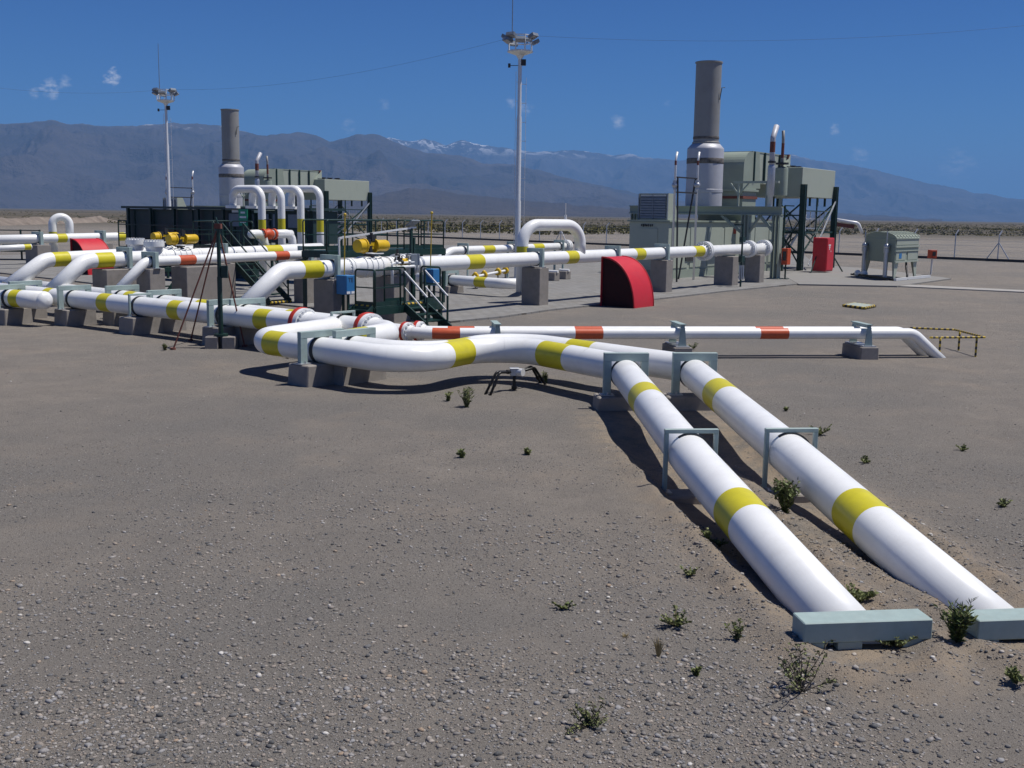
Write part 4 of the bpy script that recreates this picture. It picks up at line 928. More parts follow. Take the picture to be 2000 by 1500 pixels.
for s_ in (-.2, .2): mb.bar(UV(70.9+s_, vE+.9, .1), UV(70.9+s_, vE+.9, 4.9), .05)
for i in range(14): mb.bar(UV(70.7, vE+.9, .4+i*.33), UV(71.1, vE+.9, .4+i*.33), .03)
mb.build('ladder', M['alu'], td)
for k in (ua+2.6, ua+4.0, ua+5.4): MB().bar(UV(k, vE+.9, zb2), UV(k, vE+.9, zb2-.55), .12, .12).build('drain_leg', M['dgreen'], td)

# two vent silencers with red and white bent tips
def vent(name, lb, lb2, x, ybase, ys, r0, r1_, mtl, v, px2, yb_top, tip):
    c0 = PV(x, 390, v); t = unit(thing(name, lb, 'vent pipe', Vector((c0.x, c0.y, 4.06)), 0, 'vent pipes with red bands'), lb2)
    zz_ = lambda y: PV(x, y, v).z
    c = Vector((c0.x, c0.y, 0))
    MB().lathe([(r1_, 4.06), (r1_, zz_(ys[0])), (r0, zz_(ys[0])+.12), (r0, zz_(ys[1])-.1), (r0*.96, zz_(ys[1])), (r1_, zz_(ys[1])+.1)], c, Z, 24).build('silencer', mtl, t)
    a = c+Z*zz_(ys[1]); m1 = c+Z*zz_(yb_top[0]); m2 = c+Z*zz_(yb_top[1]); e = PV(*tip, v-.0)
    run = Run([a, Vector((c.x, c.y, PV(x, yb_top[2], v).z)), e], .12)
    d0, d1 = m1.z-a.z, m2.z-a.z
    mb = MB(); pipe_mesh(mb, run, r1_, [(d0, d1, 1)], 18, True); mb.build('tip_pipe', [M['drum'] if mtl is M['galv'] else M['stack'], M['rust']], t)
    MB().lathe([(r1_, -.06), (r0*1.02, -.05), (r0*1.02, .05), (r1_, .06)], a+Z*.25, Z, 20).build('flange', M['dark'], t)
vent('vent_pipe', 'silver vent silencer with a white tip bent to the right above a red band', 'vent silencer with red band behind the third gooseneck', 1504, 400, (384, 325), .21, .15, M['galv'], -24.6, 0, (297, 276, 268), (1517, 246))
vent('vent_pipe', 'fatter grey green vent silencer with a thin dark red bent pipe on top', 'fat grey green vent silencer between the third and fourth goosenecks', 1524, 400, (386, 328), .36, .085, M['unit2'], -24.4, 0, (308, 279, 273), (1530, 255))
# white slender vent poles with a dark rung frame in front of the drum
for i, (x, yb, lb, lb2) in enumerate(((1314, 524, 'slender white vent pole with a bent tip left of the stack drum', 'slender white vent pole above the dark green building, left of two'), (1357, 527, 'slender white vent pole with a bent tip crossing the stack drum', 'slender white vent pole beside the left stack drum'))):
    v_ = -26.6; c = PV(x, 480, v_); c.z = 0; t = unit(thing('vent_pole', lb, 'vent pole', c+Z*.06, 0, 'slender vent poles'), lb2)
    zz_ = lambda y: PV(x, y, v_).z
    tipx = PV(x+9, 297, v_); run = Run([c+Z*.06, c+Z*zz_(311), tipx], .15)
    mb = MB(); pipe_mesh(mb, run, .058, [(zz_(322)-.06, zz_(313)-.06, 1)], 10, True); mb.build('pole', [M['alu'], M['rust']], t)
    MB().sphere(c+Z*zz_(361), .17, 10).cyl(c+Z*zz_(357), c+Z*zz_(352), .12, n=10).cyl(c+Z*zz_(370), c+Z*zz_(365), .1, n=10).build('valve', M['galv'], t)
    o2 = c
    if i == 0: oL = c
lf = unit(thing('rung_frame', 'dark thin rung frame between the two slender vent poles', 'steel frame', (oL+o2)/2+Z*.06), 'dark rung frame above the dark green building')
za, zb_ = PV(1335, 347, v_).z, PV(1335, 376, v_).z
MB().bar(oL+Z*za, o2+Z*za, .07).bar(oL+Z*zb_, o2+Z*zb_, .07).bar(oL+Z*.06+V*.3, oL+Z*za+V*.15, .07).bar(o2+Z*.06-V*.9, o2+Z*za-V*.1, .07).build('frame', M['dark'], lf)
# tilted wide louvre-lit sloped side roof right of the enclosure
# copies of the unit for the left plant
off = D(453.5, 403, 98); cR = B(uS, bS, 0); dv = Vector((off.x-cR.x, 98-cR.y, -.25))
for t, lb in UN:
    n = dup(t, t.location+dv, None, lb)
    if 'group' not in t: t['group'] = 'paired compressor unit: '+t['category']; n['group'] = t['group']

# small equipment in front of the enclosure
for (x, y, lb) in ((1440, 530, 'left'), (1445, 545, 'right')): pass
ob = thing('instrument_rack', 'dark instrument rack with silver tubes on the pillar before the enclosure', 'instrument', P(1446, 560, .06))
q = P(1446, 560, .06)
mb = MB().bar(q, q+Z*3.0, .07).bar(q+Z*3.0, q+Z*3.0-NEAR_R*.45, .06).box(q+Z*1.35, (.35, .18, .3), U).box(q+Z*2.3, (.3, .2, .25), U); mb.build('rack', M['dgreen'], ob)
mb = MB()
for k in (-.09, 0, .09): mb.cyl(q+NEAR_R*k-Vector((0, .1, -.35)), q+NEAR_R*k-Vector((0, .1, -1.05)), .035, n=8)
mb.build('tubes', M['galv'], ob)
for (x, y, z0, w_, h_, lb) in ((1533, 545, .55, .5, .95, 'orange red call box on a post beside the portal column'), (1816, 545, .0, 0, 0, '')):
    if not lb: continue
    q = P(x, y, .06); t = thing('call_box', lb, 'box', q, 0, 'orange call boxes')
    MB().bar(q, q+Z*1.2, .07).box(q+Z*.02, (.35, .35, .03), U).build('post', M['dgreen'], t)
    MB().box(q+Z*1.25, (.50, .34, .90), U).build('box', M['redbox'], t, bevel=.015); MB().box(q+Z*1.28-U*.255, (.02, .20, .5), U).build('window', M['glassdark'], t)
    MB().cyl(q+Z*1.70, q+Z*1.86, .04, n=8).build('beacon', M['dark'], t)
q = P(1818, 536, .02); t = thing('call_box', 'orange red box on a pale post by the fence right of the cooler', 'box', q, 0, 'orange call boxes')
MB().bar(q, q+Z*1.0, .09).build('post', M['alu'], t)
MB().box(q+Z*1.28, (.42, .40, .52), (.97, .2, 0)).build('box', M['redbox'], t, bevel=.01); MB().box(q+Z*1.30-Vector((-.04, .205, 0)), (.22, .02, .26), (.97, .2, 0)).build('window', M['glassdark'], t)
# red fire cabinet
q = P(1612, 533, .06); t = thing('fire_cabinet', 'tall red fire equipment cabinet with small white lettering at the foot of the filter tower', 'cabinet', q+U*.5, 0)
ca = q; mb = MB().hexa([ca+U*a+Wd*b_+Z*h for h in (.08, 2.17) for a, b_ in ((0, 0), (1.28, 0), (1.28, .9), (0, .9))]); mb.build('body', M['red'], t, bevel=.02)
MB().hexa([ca+U*a+Wd*b_+Z*h for h in (.16, 2.10) for a, b_ in ((.06, -.03), (1.22, -.03), (1.22, 0.001), (.06, 0.001))]).build('door', M['red'], t, bevel=.01)
mb = MB()
for i, (w_, h_) in enumerate(((.40, .07), (.26, .07), (.13, .09))): mb.box(ca+U*.42+V*.036+Z*(1.72-i*.12), (w_, .008, h_), U)
mb.box(ca+U*.68+V*.036+Z*1.33, (.08, .008, .08), U); mb.build('lettering', M['paper'], t)
MB().bar(ca+U*1.3+Z*1.0, ca+U*2.3+V*.3, .06).bar(ca-U*.1+Z*1.0+Wd*.6, ca-U*1.2+Wd*.5, .06).build('stay', M['dgreen'], t)

# lube oil cooler
ck = P(1745, 548, .075)
ey_ = Vector((-.985, .17, 0)).normalized(); 
a_dir = (P(1785, 544, .075)-ck); a_dir.z = 0; a_dir.normalize(); b_dir = (P(1681, 540.5, .075)-ck); b_dir.z = 0; b_dir.normalize()
La, Lb_ = 3.6, 3.5
tcw = thing('oil_cooler', 'grey green fan cooler box with a curved mesh top on tapered legs', 'cooler', ck)
def C(a, b_, z): return ck+a_dir*a+b_dir*b_+Z*z
mb = MB().hexa([C(a, b_, z) for z in (.98, 2.30) for a, b_ in ((0, 0), (La, 0), (La, Lb_), (0, Lb_))]); mb.build('body', M['unit2'], tcw, bevel=.015)
for z, w_ in ((1.02, .09), (1.62, .06), (1.86, .10), (2.3, .06)):
    MB().bar(C(-.03, -.03, z), C(La+.03, -.03, z), .08, w_).build('side_rail', M['unit'], tcw)
for a0, a1, z0, z1 in ((.12, 1.6, 1.10, 1.56), (1.9, 3.45, 1.10, 1.56), (.1, 3.5, 1.95, 2.26)):
    MB().hexa([C(a, b_, z) for z in (z0, z1) for a, b_ in ((a0, -.035), (a1, -.035), (a1, 0), (a0, 0))]).build('side_panel', M['unit'], tcw, bevel=.006)
MB().hexa([C(a, b_, z) for z in (1.2, 1.48) for a, b_ in ((.55, -.045), (.95, -.045), (.95, -.03), (.55, -.03))]).build('blue_plate', M['blue'], tcw)
for a, b_ in ((.05, .05), (La-.05, .05), (.05, Lb_-.05), (La-.05, Lb_-.05)):
    s_ = 1 if a < 1 else -1; s2 = 1 if b_ < 1 else -1
    pts = []
    for z, k in ((0, .22), (1.0, .62)):
        pts += [C(a, b_, z), C(a+s_*k, b_, z), C(a+s_*k, b_+s2*k*.45, z), C(a, b_+s2*k*.45, z)]
    MB().hexa(pts).build('leg', M['unit'], tcw)
top_mb = MB(); nT = 10
arc = [(Lb_*.5+Lb_*.52*math.cos(R(180-i*18)), 2.32+.34*math.sin(R(i*18))) for i in range(nT+1)]
for k in range(9):
    a = -.05+(La+.1)*k/8; top_mb.tube([C(a, b_, z) for b_, z in arc], .022, 6)
for b_, z in arc: top_mb.tube([C(-.05, b_, z), C(La+.05, b_, z)], .016, 6)
top_mb.build('mesh_top', M['unit'], tcw)
sh = MB(); k0 = None
pts0 = [C(.02, b_, z-.03) for b_, z in arc]; pts1 = [C(La-.02, b_, z-.03) for b_, z in arc]
ka = sh.add(pts0); kb = sh.add(pts1)
for i in range(nT): sh.face([ka+i, ka+i+1, kb+i+1, kb+i])
sh.face([ka+i for i in range(nT+1)]); sh.face([kb+i for i in range(nT+1)][::-1]); sh.build('mesh_cover', M['unit2'], tcw)
for b_ in (.75, 3.2):
    c = C(-.30, b_, 0); MB().cyl(c+Z*.1, c+Z*1.5, .12, n=14).cyl(c+Z*1.5, c+Z*1.75, .16, n=14).sphere(c+Z*1.85, .17, 12).cyl(c+Z*1.85, C(.05, b_, 1.9), .10, n=10).cyl(c+Z*1.98, c+Z*2.7, .035, n=8).build('coolant_pipe', M['galv'], tcw)
MB().tube([C(1.9, .1, 1.0), C(1.85, .0, .6), C(1.7, -.25, .3), C(1.55, -.35, .0)], .06, 8).build('drain_hose', M['dark'], tcw)
for (a0, b0, a1, b1, lb) in ((-.2, -.3, 5.2, -.35, 'front'),):
    MB().bar(C(a0, b0, .08), C(a1, b1, .08), .14, .14).build('base_rail', M['alu'], tcw)
MB().bar(C(-.5, Lb_+.6, .16), C(-.5, .3, .10), .14, .12).bar(C(-.2, Lb_+1.2, .10), C(-.2, -.2, .06), .1, .1).build('base_pipe', M['dark'], tcw)
MB().cyl(C(-.5, Lb_+.2, .2), C(-.3, Lb_-.6, .2), .13, n=12).sphere(C(-.5, Lb_+.2, .22), .2, 10).sphere(C(-.35, Lb_-.5, .22), .2, 10).build('base_valve', M['white'], tcw)
# white pipe with red stripe behind the cooler
gp, gr_ = free('flare_pipe', 'white pipe bending down with a dark red underside box behind the cooler', [D(1632, 429, 88), D(1676, 436, 88), D(1684, 456, 88)], .13, .35, [])
MB().bar(D(1634, 438, 88), D(1668, 443, 88), .22, .3).build('red_box', M['rust'], gp)
# yellow edged hatch in the sand
hc = P(1690, 600, .04); th_ = thing('pit_hatch', 'flat pit cover with black and yellow striped edges lying on the sand', 'hatch', hc)
hx = (P(1688, 605, .05)-P(1647, 599.5, .05)); hx.z = 0; hx.normalize(); hy = (P(1709, 600.5, .05)-P(1688, 605, .05)); hy.z = 0; hy.normalize()
h0 = P(1647, 599.5, .0); A_ = (P(1688, 605, 0)-h0).length; B_ = (P(1709, 600.5, 0)-P(1688, 605, 0)).length
MB().hexa([h0+hx*a+hy*b_+Z*z for z in (-.05, .10) for a, b_ in ((0, 0), (A_, 0), (A_, B_), (0, B_))]).build('cover', M['unit'], th_)
for a, b2 in ((h0, h0+hx*A_), (h0+hx*A_, h0+hx*A_+hy*B_), (h0+hx*A_+hy*B_, h0+hy*B_), (h0+hy*B_, h0)): striped(MB(), a+Z*.06, b2+Z*.06, .05, .14).build('edge_strip', hz_, th_)

# ------------------------------------------------------------------ dark green compressor building
n0 = D(245, 460, 60); n0.z = 0
tb_ = thing('compressor_shed', 'long dark green clad shed with a gutter and open lower side behind the valves', 'shed', n0)
def S(a, b_, z): return n0+V*a+U*b_+Z*z
hs_ = 3.45; Ls = PU(612, 450, n0.dot(U)).dot(V)-n0.dot(V)
MB().hexa([S(a, b_, z) for z in (1.9, hs_-.02) for a, b_ in ((.4, 0), (Ls, 0), (Ls, 1.6), (.4, 1.6))]).build('cladding', M['shed'], tb_)
MB().hexa([S(a, b_, z) for z in (.0, 1.9) for a, b_ in ((.5, .25), (Ls*.62, .25), (Ls*.62, 1.5), (.5, 1.5))]).build('lower_wall', M['shed'], tb_)
MB().hexa([S(a, b_, z) for z in (hs_, hs_+.12) for a, b_ in ((.2, -.35), (Ls+.2, -.35), (Ls+.2, 1.9), (.2, 1.9))]).build('roof', M['shed'], tb_)
for k in range(9): MB().box(S(.9+k*Ls/9, -.02, 2.62), (.07, .06, 1.5), V).build('panel_joint', M['dgreen'], tb_)
mb = MB()
for k in range(8):
    a = .6+k*(Ls-.9)/7; MB().bar(S(a, -.2, 0), S(a, -.2, hs_), .14, .14).build('column', M['dgreen'], tb_)
MB().bar(S(0, -.4, 2.6), S(Ls*.6, -.4, 2.6), .05).bar(S(0, -.4, 1.35), S(Ls, -.4, 1.35), .10, .2).build('pipe_rail', M['dgreen'], tb_)
mb = MB()
for k in range(5): mb.box(S(Ls-5.4+k*1.05, -.07, 2.95), (.75, .05, .62), V)
mb.build('vent_panel', M['louvre'], tb_)
for k in (Ls-5.2, Ls-3.6, Ls-2.0): MB().box(S(k, -.15, 3.38), (.45, .08, .13), V).build('lamp', M['alu'], tb_)
mb = MB()
for a in (-.6, .1): mb.bar(S(a, 0, 1.2), S(a, 0, 2.8), .05)
mb.bar(S(-.6, 0, 2.8), S(.3, 0, 2.8), .05).bar(S(-.6, 0, 2.1), S(.3, 0, 2.1), .05).bar(S(-.6, 0, 1.3), S(.3, 0, 1.3), .06, .14).build('balcony', M['dgreen'], tb_)
sg = PU(475, 425, S(0, -.5, 0).dot(U)); ts_ = thing('green_sign', 'green notice board with white lines of lettering on the dark shed', 'sign', sg)
MB().box(sg, (.62, .03, .80), V).build('board', M['sign'], ts_)
mb = MB()
for i, w_ in enumerate((.3, .46, .42)): mb.box(sg+Z*(.24-i*.22)-U*.02, (w_, .01, .09), V)
mb.build('lettering', M['paper'], ts_)

# ------------------------------------------------------------------ stairs and platforms
def stair(name, lb, top, dirv, wdir, width, rise_, run_, n, group='green access stairs', rail=True, edge=True):
    top = Vector(top); t = thing(name, lb, 'stairs', top+dirv*run_-Z*rise_, 0, group)
    for k in (0, 1):
        a = top+wdir*(width*k); b2 = a+dirv*run_-Z*rise_
        MB().bar(a+Z*-.06, b2+Z*.02, .05, .22).build('stringer', M['dgreen'], t)
        if rail:
            up_ = Z*.95; mb = MB()
            mb.bar(a+up_, b2+up_-dirv*.1, .04).bar(a+up_*.52, b2+up_*.52-dirv*.1, .03); mb.build('handrail', M['alu'] if 'centre' in lb else M['dgreen'], t)
            MB().bar(b2-dirv*.1, b2+up_-dirv*.1, .045).build('rail_post', M['dgreen'], t); MB().bar(a, a+up_, .045).build('rail_post', M['dgreen'], t)
    for i in range(n):
        k = (i+.5)/n; c = top+dirv*(run_*k)-Z*(rise_*(i+.6)/n)+wdir*width/2
        MB().box(c, (.25, width-.06, .035), dirv).build('tread', M['dgreen'], t)
    if edge:
        for c in (top+wdir*width/2-dirv*.06+Z*.0, top+dirv*(run_+.05)-Z*(rise_-.03)+wdir*width/2):
            striped(MB(), c-wdir*width/2, c+wdir*width/2, .045, .09).build('edge_strip', hz_, t)
    return t
def platform(name, lb, c0, e1, L1, e2, L2, z, rails, group='green access platforms', posts=True, mid=True):
    c0 = Vector((c0.x, c0.y, 0)); t = thing(name, lb, 'platform', c0+e1*L1/2+e2*L2/2, 0, group)
    q = lambda a, b_, h: c0+e1*a+e2*b_+Z*h
    MB().hexa([q(a, b_, h) for h in (z-.03, z) for a, b_ in ((0, 0), (L1, 0), (L1, L2), (0, L2))]).build('deck', M['dgreen'], t)
    mb = MB()
    for a0, b0, a1, b1 in ((0, 0, L1, 0), (L1, 0, L1, L2), (L1, L2, 0, L2), (0, L2, 0, 0)): mb.bar(q(a0, b0, z-.13), q(a1, b1, z-.13), .07, .20)
    mb.build('edge_beam', M['dgreen'], t)
    for a, b_ in ((.05, .05), (L1-.05, .05), (L1-.05, L2-.05), (.05, L2-.05)): MB().bar(q(a, b_, .05), q(a, b_, z-.1), .10).build('leg', M['dgreen'], t)
    for a0, b0, a1, b1 in rails:
        pa, pb_ = q(a0, b0, 0), q(a1, b1, 0); n = max(2, round((pb_-pa).length/1.1)+1); mb = MB()
        mb.tube(fillet([pa+Z*z, pa+Z*(z+1.02), pb_+Z*(z+1.02), pb_+Z*z], .10), .026, 8).bar(pa+Z*(z+.52), pb_+Z*(z+.52), .035).bar(pa+Z*(z+.07), pb_+Z*(z+.07), .012, .12)
        for i in range(1, n-1): mb.bar(pa+(pb_-pa)*(i/(n-1))+Z*z, pa+(pb_-pa)*(i/(n-1))+Z*(z+1.0), .04)
        mb.build('guard_rail', M['dgreen'], t)
    return t
pR = P(864, 637, .05)          # near right leg of the centre platform
zP = .80; u_r = pR.dot(U); v_n = pR.dot(V)
ux = lambda px: PV(px, 590, v_n).dot(U)
uL, uS0, uS1 = ux(733), ux(789), ux(829); LP = u_r-uL
platform('access_platform', 'dark green access platform with rails beside the wide pillar of the big valve', UV(uL, v_n-.8), U, LP, V, .8, zP, [(0, .75, uS0-uL-.1, .75), (uS1-uL+.05, .75, LP-.05, .75), (LP-.05, .75, LP-.05, 0), (.05, 0, .05, .75), (uS0-uL, .05, uS1-uL, .05)])
stair('access_stairs', 'dark green steps with pale handrails and striped edges at the centre platform', UV(uS0, v_n+.02, zP), V, U, uS1-uS0, zP-.1, .95, 4)
stair('access_stairs', 'dark green steps seen from the side left of the big valve pillar', UV(uL, v_n-.78, zP), -U, V, .72, zP-.1, .95, 4, rail=False)
# upper platform behind the valve
q = PV(790, 488, -25.6); zU = q.z
platform('access_platform', 'high dark green platform behind the yellow actuator of the big valve', UV(PV(640, 492, -26.4).dot(U), -27.6), U, 6.2, V, 1.2, PV(700, 489, -26.4).z, [(0, 1.15, 3.0, 1.15), (0, .05, 6.0, .05), (3.9, 1.15, 6.15, 1.15), (6.15, 1.15, 6.15, .05)])
# platform and stairs at the left of the centre
sb0 = P(527, 594, .06); zl_ = 1.98; st0 = sb0-V*2.5+Z*(zl_-.1)
platform('access_platform', 'dark green platform at the head of the long steps by the guyed post', UV(st0.dot(U)-.3, st0.dot(V)-1.35), U, 1.9, V, 1.3, zl_, [(0, .05, 1.8, .05), (0, 1.25, 0, .05), (1.85, 1.25, 1.85, .05)])
stair('access_stairs', 'long dark green steps descending to a striped bottom edge left of the blue box', Vector((st0.x, st0.y, zl_)), V, U, 1.0, zl_-.08, 2.5, 9)
# trestle under the left valves
q = PV(300, 560, v2+.2); tq0 = thing('pipe_trestle', 'dark green steel trestle with a diagonal brace under the left valves', 'steel frame', Vector((q.x, q.y, .06)))
mb = MB(); q0_ = Vector((q.x, q.y, .06))
for k in (0, 1.3, 2.6): mb.bar(q0_+U*k, q0_+U*k+Z*1.25, .11, .11)
mb.bar(q0_+Z*1.28, q0_+U*2.6+Z*1.28, .12, .14).bar(q0_+U*.1, q0_+U*1.2+Z*1.2, .09, .09).bar(q0_+U*2.5, q0_+U*1.4+Z*1.2, .09, .09).bar(q0_+Z*.7, q0_+U*2.6+Z*.7, .05)
mb.build('frame', M['dgreen'], tq0)
# valve row walkway in front of the shed
w0 = PU(290, 492, S(0, -3.2, 0).dot(U)); zw = 1.45
platform('access_platform', 'long dark green walkway in front of the dark shed behind the left valves', w0, V, 7.6, U, 1.1, zw, [(0, 1.05, 7.5, 1.05)])

# blue boxes on stands
for (x, y, yb, v_, lb, txt) in ((675, 556, 612, -22.75, 'blue box with black lettering on a thin stand beside the pillar', True), (843, 541, 605, -22.45, 'blue box on the right end of the centre platform', False)):
    p = PV(x, y, v_); t = thing('blue_box', lb, 'box', Vector((p.x, p.y, .05)), 0, 'blue boxes on stands')
    hgt = .56 if txt else .52
    MB().box(p, (.42, .36, hgt), V, -U*-1).build('box', M['blue'], t, bevel=.015)
    MB().bar(Vector((p.x, p.y, .05))-V*.1, p-V*.1-Z*hgt/2, .06).bar(Vector((p.x, p.y, .05))+V*.1, p+V*.1-Z*hgt/2, .06).box(Vector((p.x, p.y, .07)), (.5, .4, .03), V).build('stand', M['dgreen'], t)
    MB().cyl(p+Z*hgt/2-V*.05, p+Z*(hgt/2+1.75), .018, n=8).sphere(p+Z*(hgt/2+1.75), .05, 8).build('antenna', M['hiyel'], t)
    MB().box(p+V*.212-Z*(hgt/2-.06)-U*.1, (.14, .008, .07), U).box(p+V*.212-Z*(hgt/2-.06)+U*.09, (.14, .008, .07), U).build('sticker', M['paper'], t)
    if txt:
        cu = bpy.data.curves.new('lettering', 'FONT'); cu.body = 'TE'; cu.size = .19; cu.extrude = .002; cu.align_x = 'CENTER'
        tmp = bpy.data.objects.new('lettering', cu); COL.objects.link(tmp); bpy.context.view_layer.update()
        lm_ = bpy.data.meshes.new_from_object(tmp.evaluated_get(bpy.context.evaluated_depsgraph_get())); bpy.data.objects.remove(tmp)
        lm_.materials.clear(); lm_.materials.append(M['ink']); to = bpy.data.objects.new('lettering', lm_); COL.objects.link(to); to.parent = t
        loc = p-U*.0+V*.213+Z*.08; ex = U; ez = V
        mm = Matrix((ex, Z, ex.cross(Z))).transposed().to_4x4(); mm.translation = loc-t.location; to.matrix_local = mm
# instrument cluster on the valve: grey cabinet, small yellow pot, white small-bore tubes
c = PV(806, 507, -22.9); ti = thing('instrument_cluster', 'grey instrument cabinet with a small yellow pot and white tubing beside the big valve', 'instrument', Vector((c.x, c.y, 1.2)))
MB().box(c, (.42, .25, .36), U).build('cabinet', M['louvre'], ti, bevel=.01)
MB().cyl(c-U*.62-Z*.05, c-U*.28-Z*.05, .10, n=14).build('pot', M['actyel'], ti)
MB().cyl(c-U*.75+Z*.02, c-U*.62-Z*.04, .12, n=12).sphere(c-U*.72+Z*.14, .09, 10).cyl(c-U*.72+Z*.1, c-U*.72+Z*.34, .04, n=8).build('regulator', M['dark'], ti)
w0_ = PV(766, 523, -22.8)
for k, (dz, r_) in enumerate(((0, .05), (.13, .035))):
    MB().tube(fillet([w0_+Z*dz-Z*.5, w0_+Z*dz, w0_+U*1.05+Z*(dz+.02), w0_+U*1.05+Z*(dz+.02)-V*.3], .06), r_, 10).build('tube', M['white'], ti)
for k in (.2, .45, .8): MB().sphere(w0_+U*k+Z*.16, .075, 8).cyl(w0_+U*k+Z*.16, w0_+U*k+Z*.34, .02, n=6).box(w0_+U*k+Z*.35, (.14, .04, .02), U).build('small_valve', M['alu'] if k != .45 else M['dark'], ti)
MB().bar(Vector((c.x, c.y, .06)), c-Z*.18, .09).build('stand', M['dgreen'], ti)
# weather pole by the actuator: white bar with small solar head
tw = thing('solar_pole', 'dark double pole with a small tilted solar panel and a long white bar', 'instrument pole', PV(803, 600, -24.2)*1)
pz = PV(803, 600, -24.2); zt_ = PV(803, 446, -24.2).z
mb = MB().bar(Vector((pz.x, pz.y, .05)), Vector((pz.x, pz.y, zt_)), .08).bar(Vector((pz.x, pz.y, .05))+U*.14, Vector((pz.x, pz.y, zt_-.3))+U*.14, .08); mb.build('pole', M['dgreen'], tw)
MB().bar(PV(662, 465, -24.2), PV(812, 444, -24.2), .055).bar(PV(662, 465, -24.2), PV(663, 505, -24.2), .045).build('bar', M['alu'], tw)
c = PV(806, 436, -24.2); MB().box(c, (.42, .34, .03), U, (V*.7+Z*.5).normalized()*1, (Z*.7-V*.5).normalized()).build('solar_panel', M['louvre'], tw)

# ------------------------------------------------------------------ lighting masts
def mast(base, H_, lb, s=1.0, yaw=0.0):
    t = thing('lighting_mast', lb, 'floodlight mast', base, 0, 'floodlight masts'); b0 = Vector(base)
    MB().lathe([(.24, 0), (.24, .04), (.15, .06), (.15, 4), (.125, 4.1), (.125, H_*.72), (.10, H_*.73), (.10, H_)], b0, Z, 16).build('pole', M['alu'], t)
    mb = MB().cyl(b0+NEAR_R*.33+Z*1.0, b0+NEAR_R*.33+Z*(H_-1.2), .012, n=6)
    k = 1.4
    while k < H_-1.2: mb.bar(b0+NEAR_R*.1+Z*k, b0+NEAR_R*.36+Z*k, .025); mb.bar(b0-NEAR_R*.1+Z*(k+.1), b0-NEAR_R*.20+Z*(k+.1), .02); k += .95
    mb.cyl(b0-NEAR_R*.20+Z*1.0, b0-NEAR_R*.20+Z*(H_-.9), .012, n=6); mb.build('climbing_pegs', M['alu'], t)
    c = b0+Z*H_
    MB().lathe([(.12, -.25), (.2, -.12), (.62, .02), (.66, .06), (.66, .12), (.5, .12)], c, Z, 8, sm=False).build('basket', M['alu'], t)
    mb = MB()
    for i in range(8):
        a = 2*math.pi*i/8+.39; q = c+Vector((math.cos(a)*.62, math.sin(a)*.62, .1)); mb.bar(q, q+Z*.75, .05)
        q2 = c+Vector((math.cos(a+.785)*.62, math.sin(a+.785)*.62, .1)); mb.bar(q+Z*.42, q2+Z*.42, .05).bar(q+Z*.75, q2+Z*.75, .05)
    mb.build('cage', M['alu'], t)
    for i, (an, tl) in enumerate(((-90, .5), (-35, .55), (5, .7), (60, .5), (120, .5), (175, .7), (215, .55), (-125, .5))):
        a = R(an); o_ = Vector((math.cos(a), math.sin(a), 0)); q = c+o_*.82+Z*(.72 if i % 2 else .5); sd = Z.cross(o_); nrm = (o_*.45-Z*.9).normalized(); ex = sd; ey = nrm.cross(ex)
        MB().prism([(-.24, -.17), (.24, -.17), (.24, .17), (-.24, .17)], q, ex, ey, -nrm, .16).bar(c+o_*.6+Z*.5, q, .04).build('floodlight', M['louvre'], t)
        MB().prism([(-.21, -.14), (.21, -.14), (.21, .14), (-.21, .14)], q+nrm*.001, ex, ey, nrm, .012).build('lens', M['lens'], t)
    MB().box(c+NEAR_R*.17-Z*.45, (.25, .2, .3), NEAR_R).box(c-NEAR_R*.55-Z*.62, (.12, .12, .2), NEAR_R).bar(c-NEAR_R*.5-Z*.62, c-Z*.6, .03).build('cable_box', M['dark'], t)
    MB().cyl(c-NEAR_R*.42+Z*.8, c-NEAR_R*.42+Z*4.2, .028, .018, n=6).build('lightning_rod', M['louvre'], t)
    return c
mr_ = D(1010, 520, 58); mr_.z = .05; cR_ = mast(Vector((mr_.x, mr_.y, .05)), D(1013, 106, 58).z, 'tall white floodlight mast with climbing pegs in the centre of the photo')
ml_ = D(331, 420, 85); cL_ = mast(Vector((ml_.x, ml_.y, .05)), D(326, 200, 85).z, 'farther white floodlight mast at the left behind the dark green shed')
def cable(a, b2, sag, lb):
    a, b2 = Vector(a), Vector(b2); pts = [a+(b2-a)*(i/24)-Z*(sag*4*(i/24)*(1-i/24)) for i in range(25)]
    o = MB().tube(pts, .005, 5, cap=False).build('overhead_wire', M['dark'], loc=(a.x, a.y, a.z)); tag(o, lb, 'wire', 'thin overhead wires')
cable(cL_+Z*.9, cR_+Z*.9, .8, 'thin overhead wire between the two floodlight masts')
cable(cR_+Z*.9, D(2250, 20, 60), .8, 'thin overhead wire from the centre mast to the right edge')
cable(cL_+Z*.9, D(-250, 130, 70), .8, 'thin overhead wire from the left mast to the left edge')

# ------------------------------------------------------------------ far left pipe work
vF = -62.0
tf, rf_ = free('far_pipe', 'far white pipe with yellow bands crossing behind the two left rising pipes', [PV(-60, 469.5, vF), PV(243, 462, vF)], .27, .5, [(109, 466, 128, 465), (228, 462.5, 243, 462)])
for x, lb in ((74, 'left'), (196, 'right')):
    p = rf_.at(rf_.near(x, 466)); goalpost(p, U, .95, p.z+.42, p.z-.36, 'far steel bracket on the far white pipe, '+lb+' one', post=.2, beam=.16, thick=.2, rp=.27)
    pier(p, U, 1.3, .9, -.1, p.z-.362, 'far concrete pillar under the far white pipe, '+lb+' one', TC, taper=0, name='concrete_pillar')
p = rf_.at(rf_.near(137, 465)); ga = PV(137, 470, vF-.5); gb_ = PV(104, 470, vF-.9); zt_ = PV(120, 424, vF).z
run = Run([ga, Vector((ga.x, ga.y, zt_)), Vector((gb_.x, gb_.y, zt_)), Vector((gb_.x, gb_.y, .3))], .8)
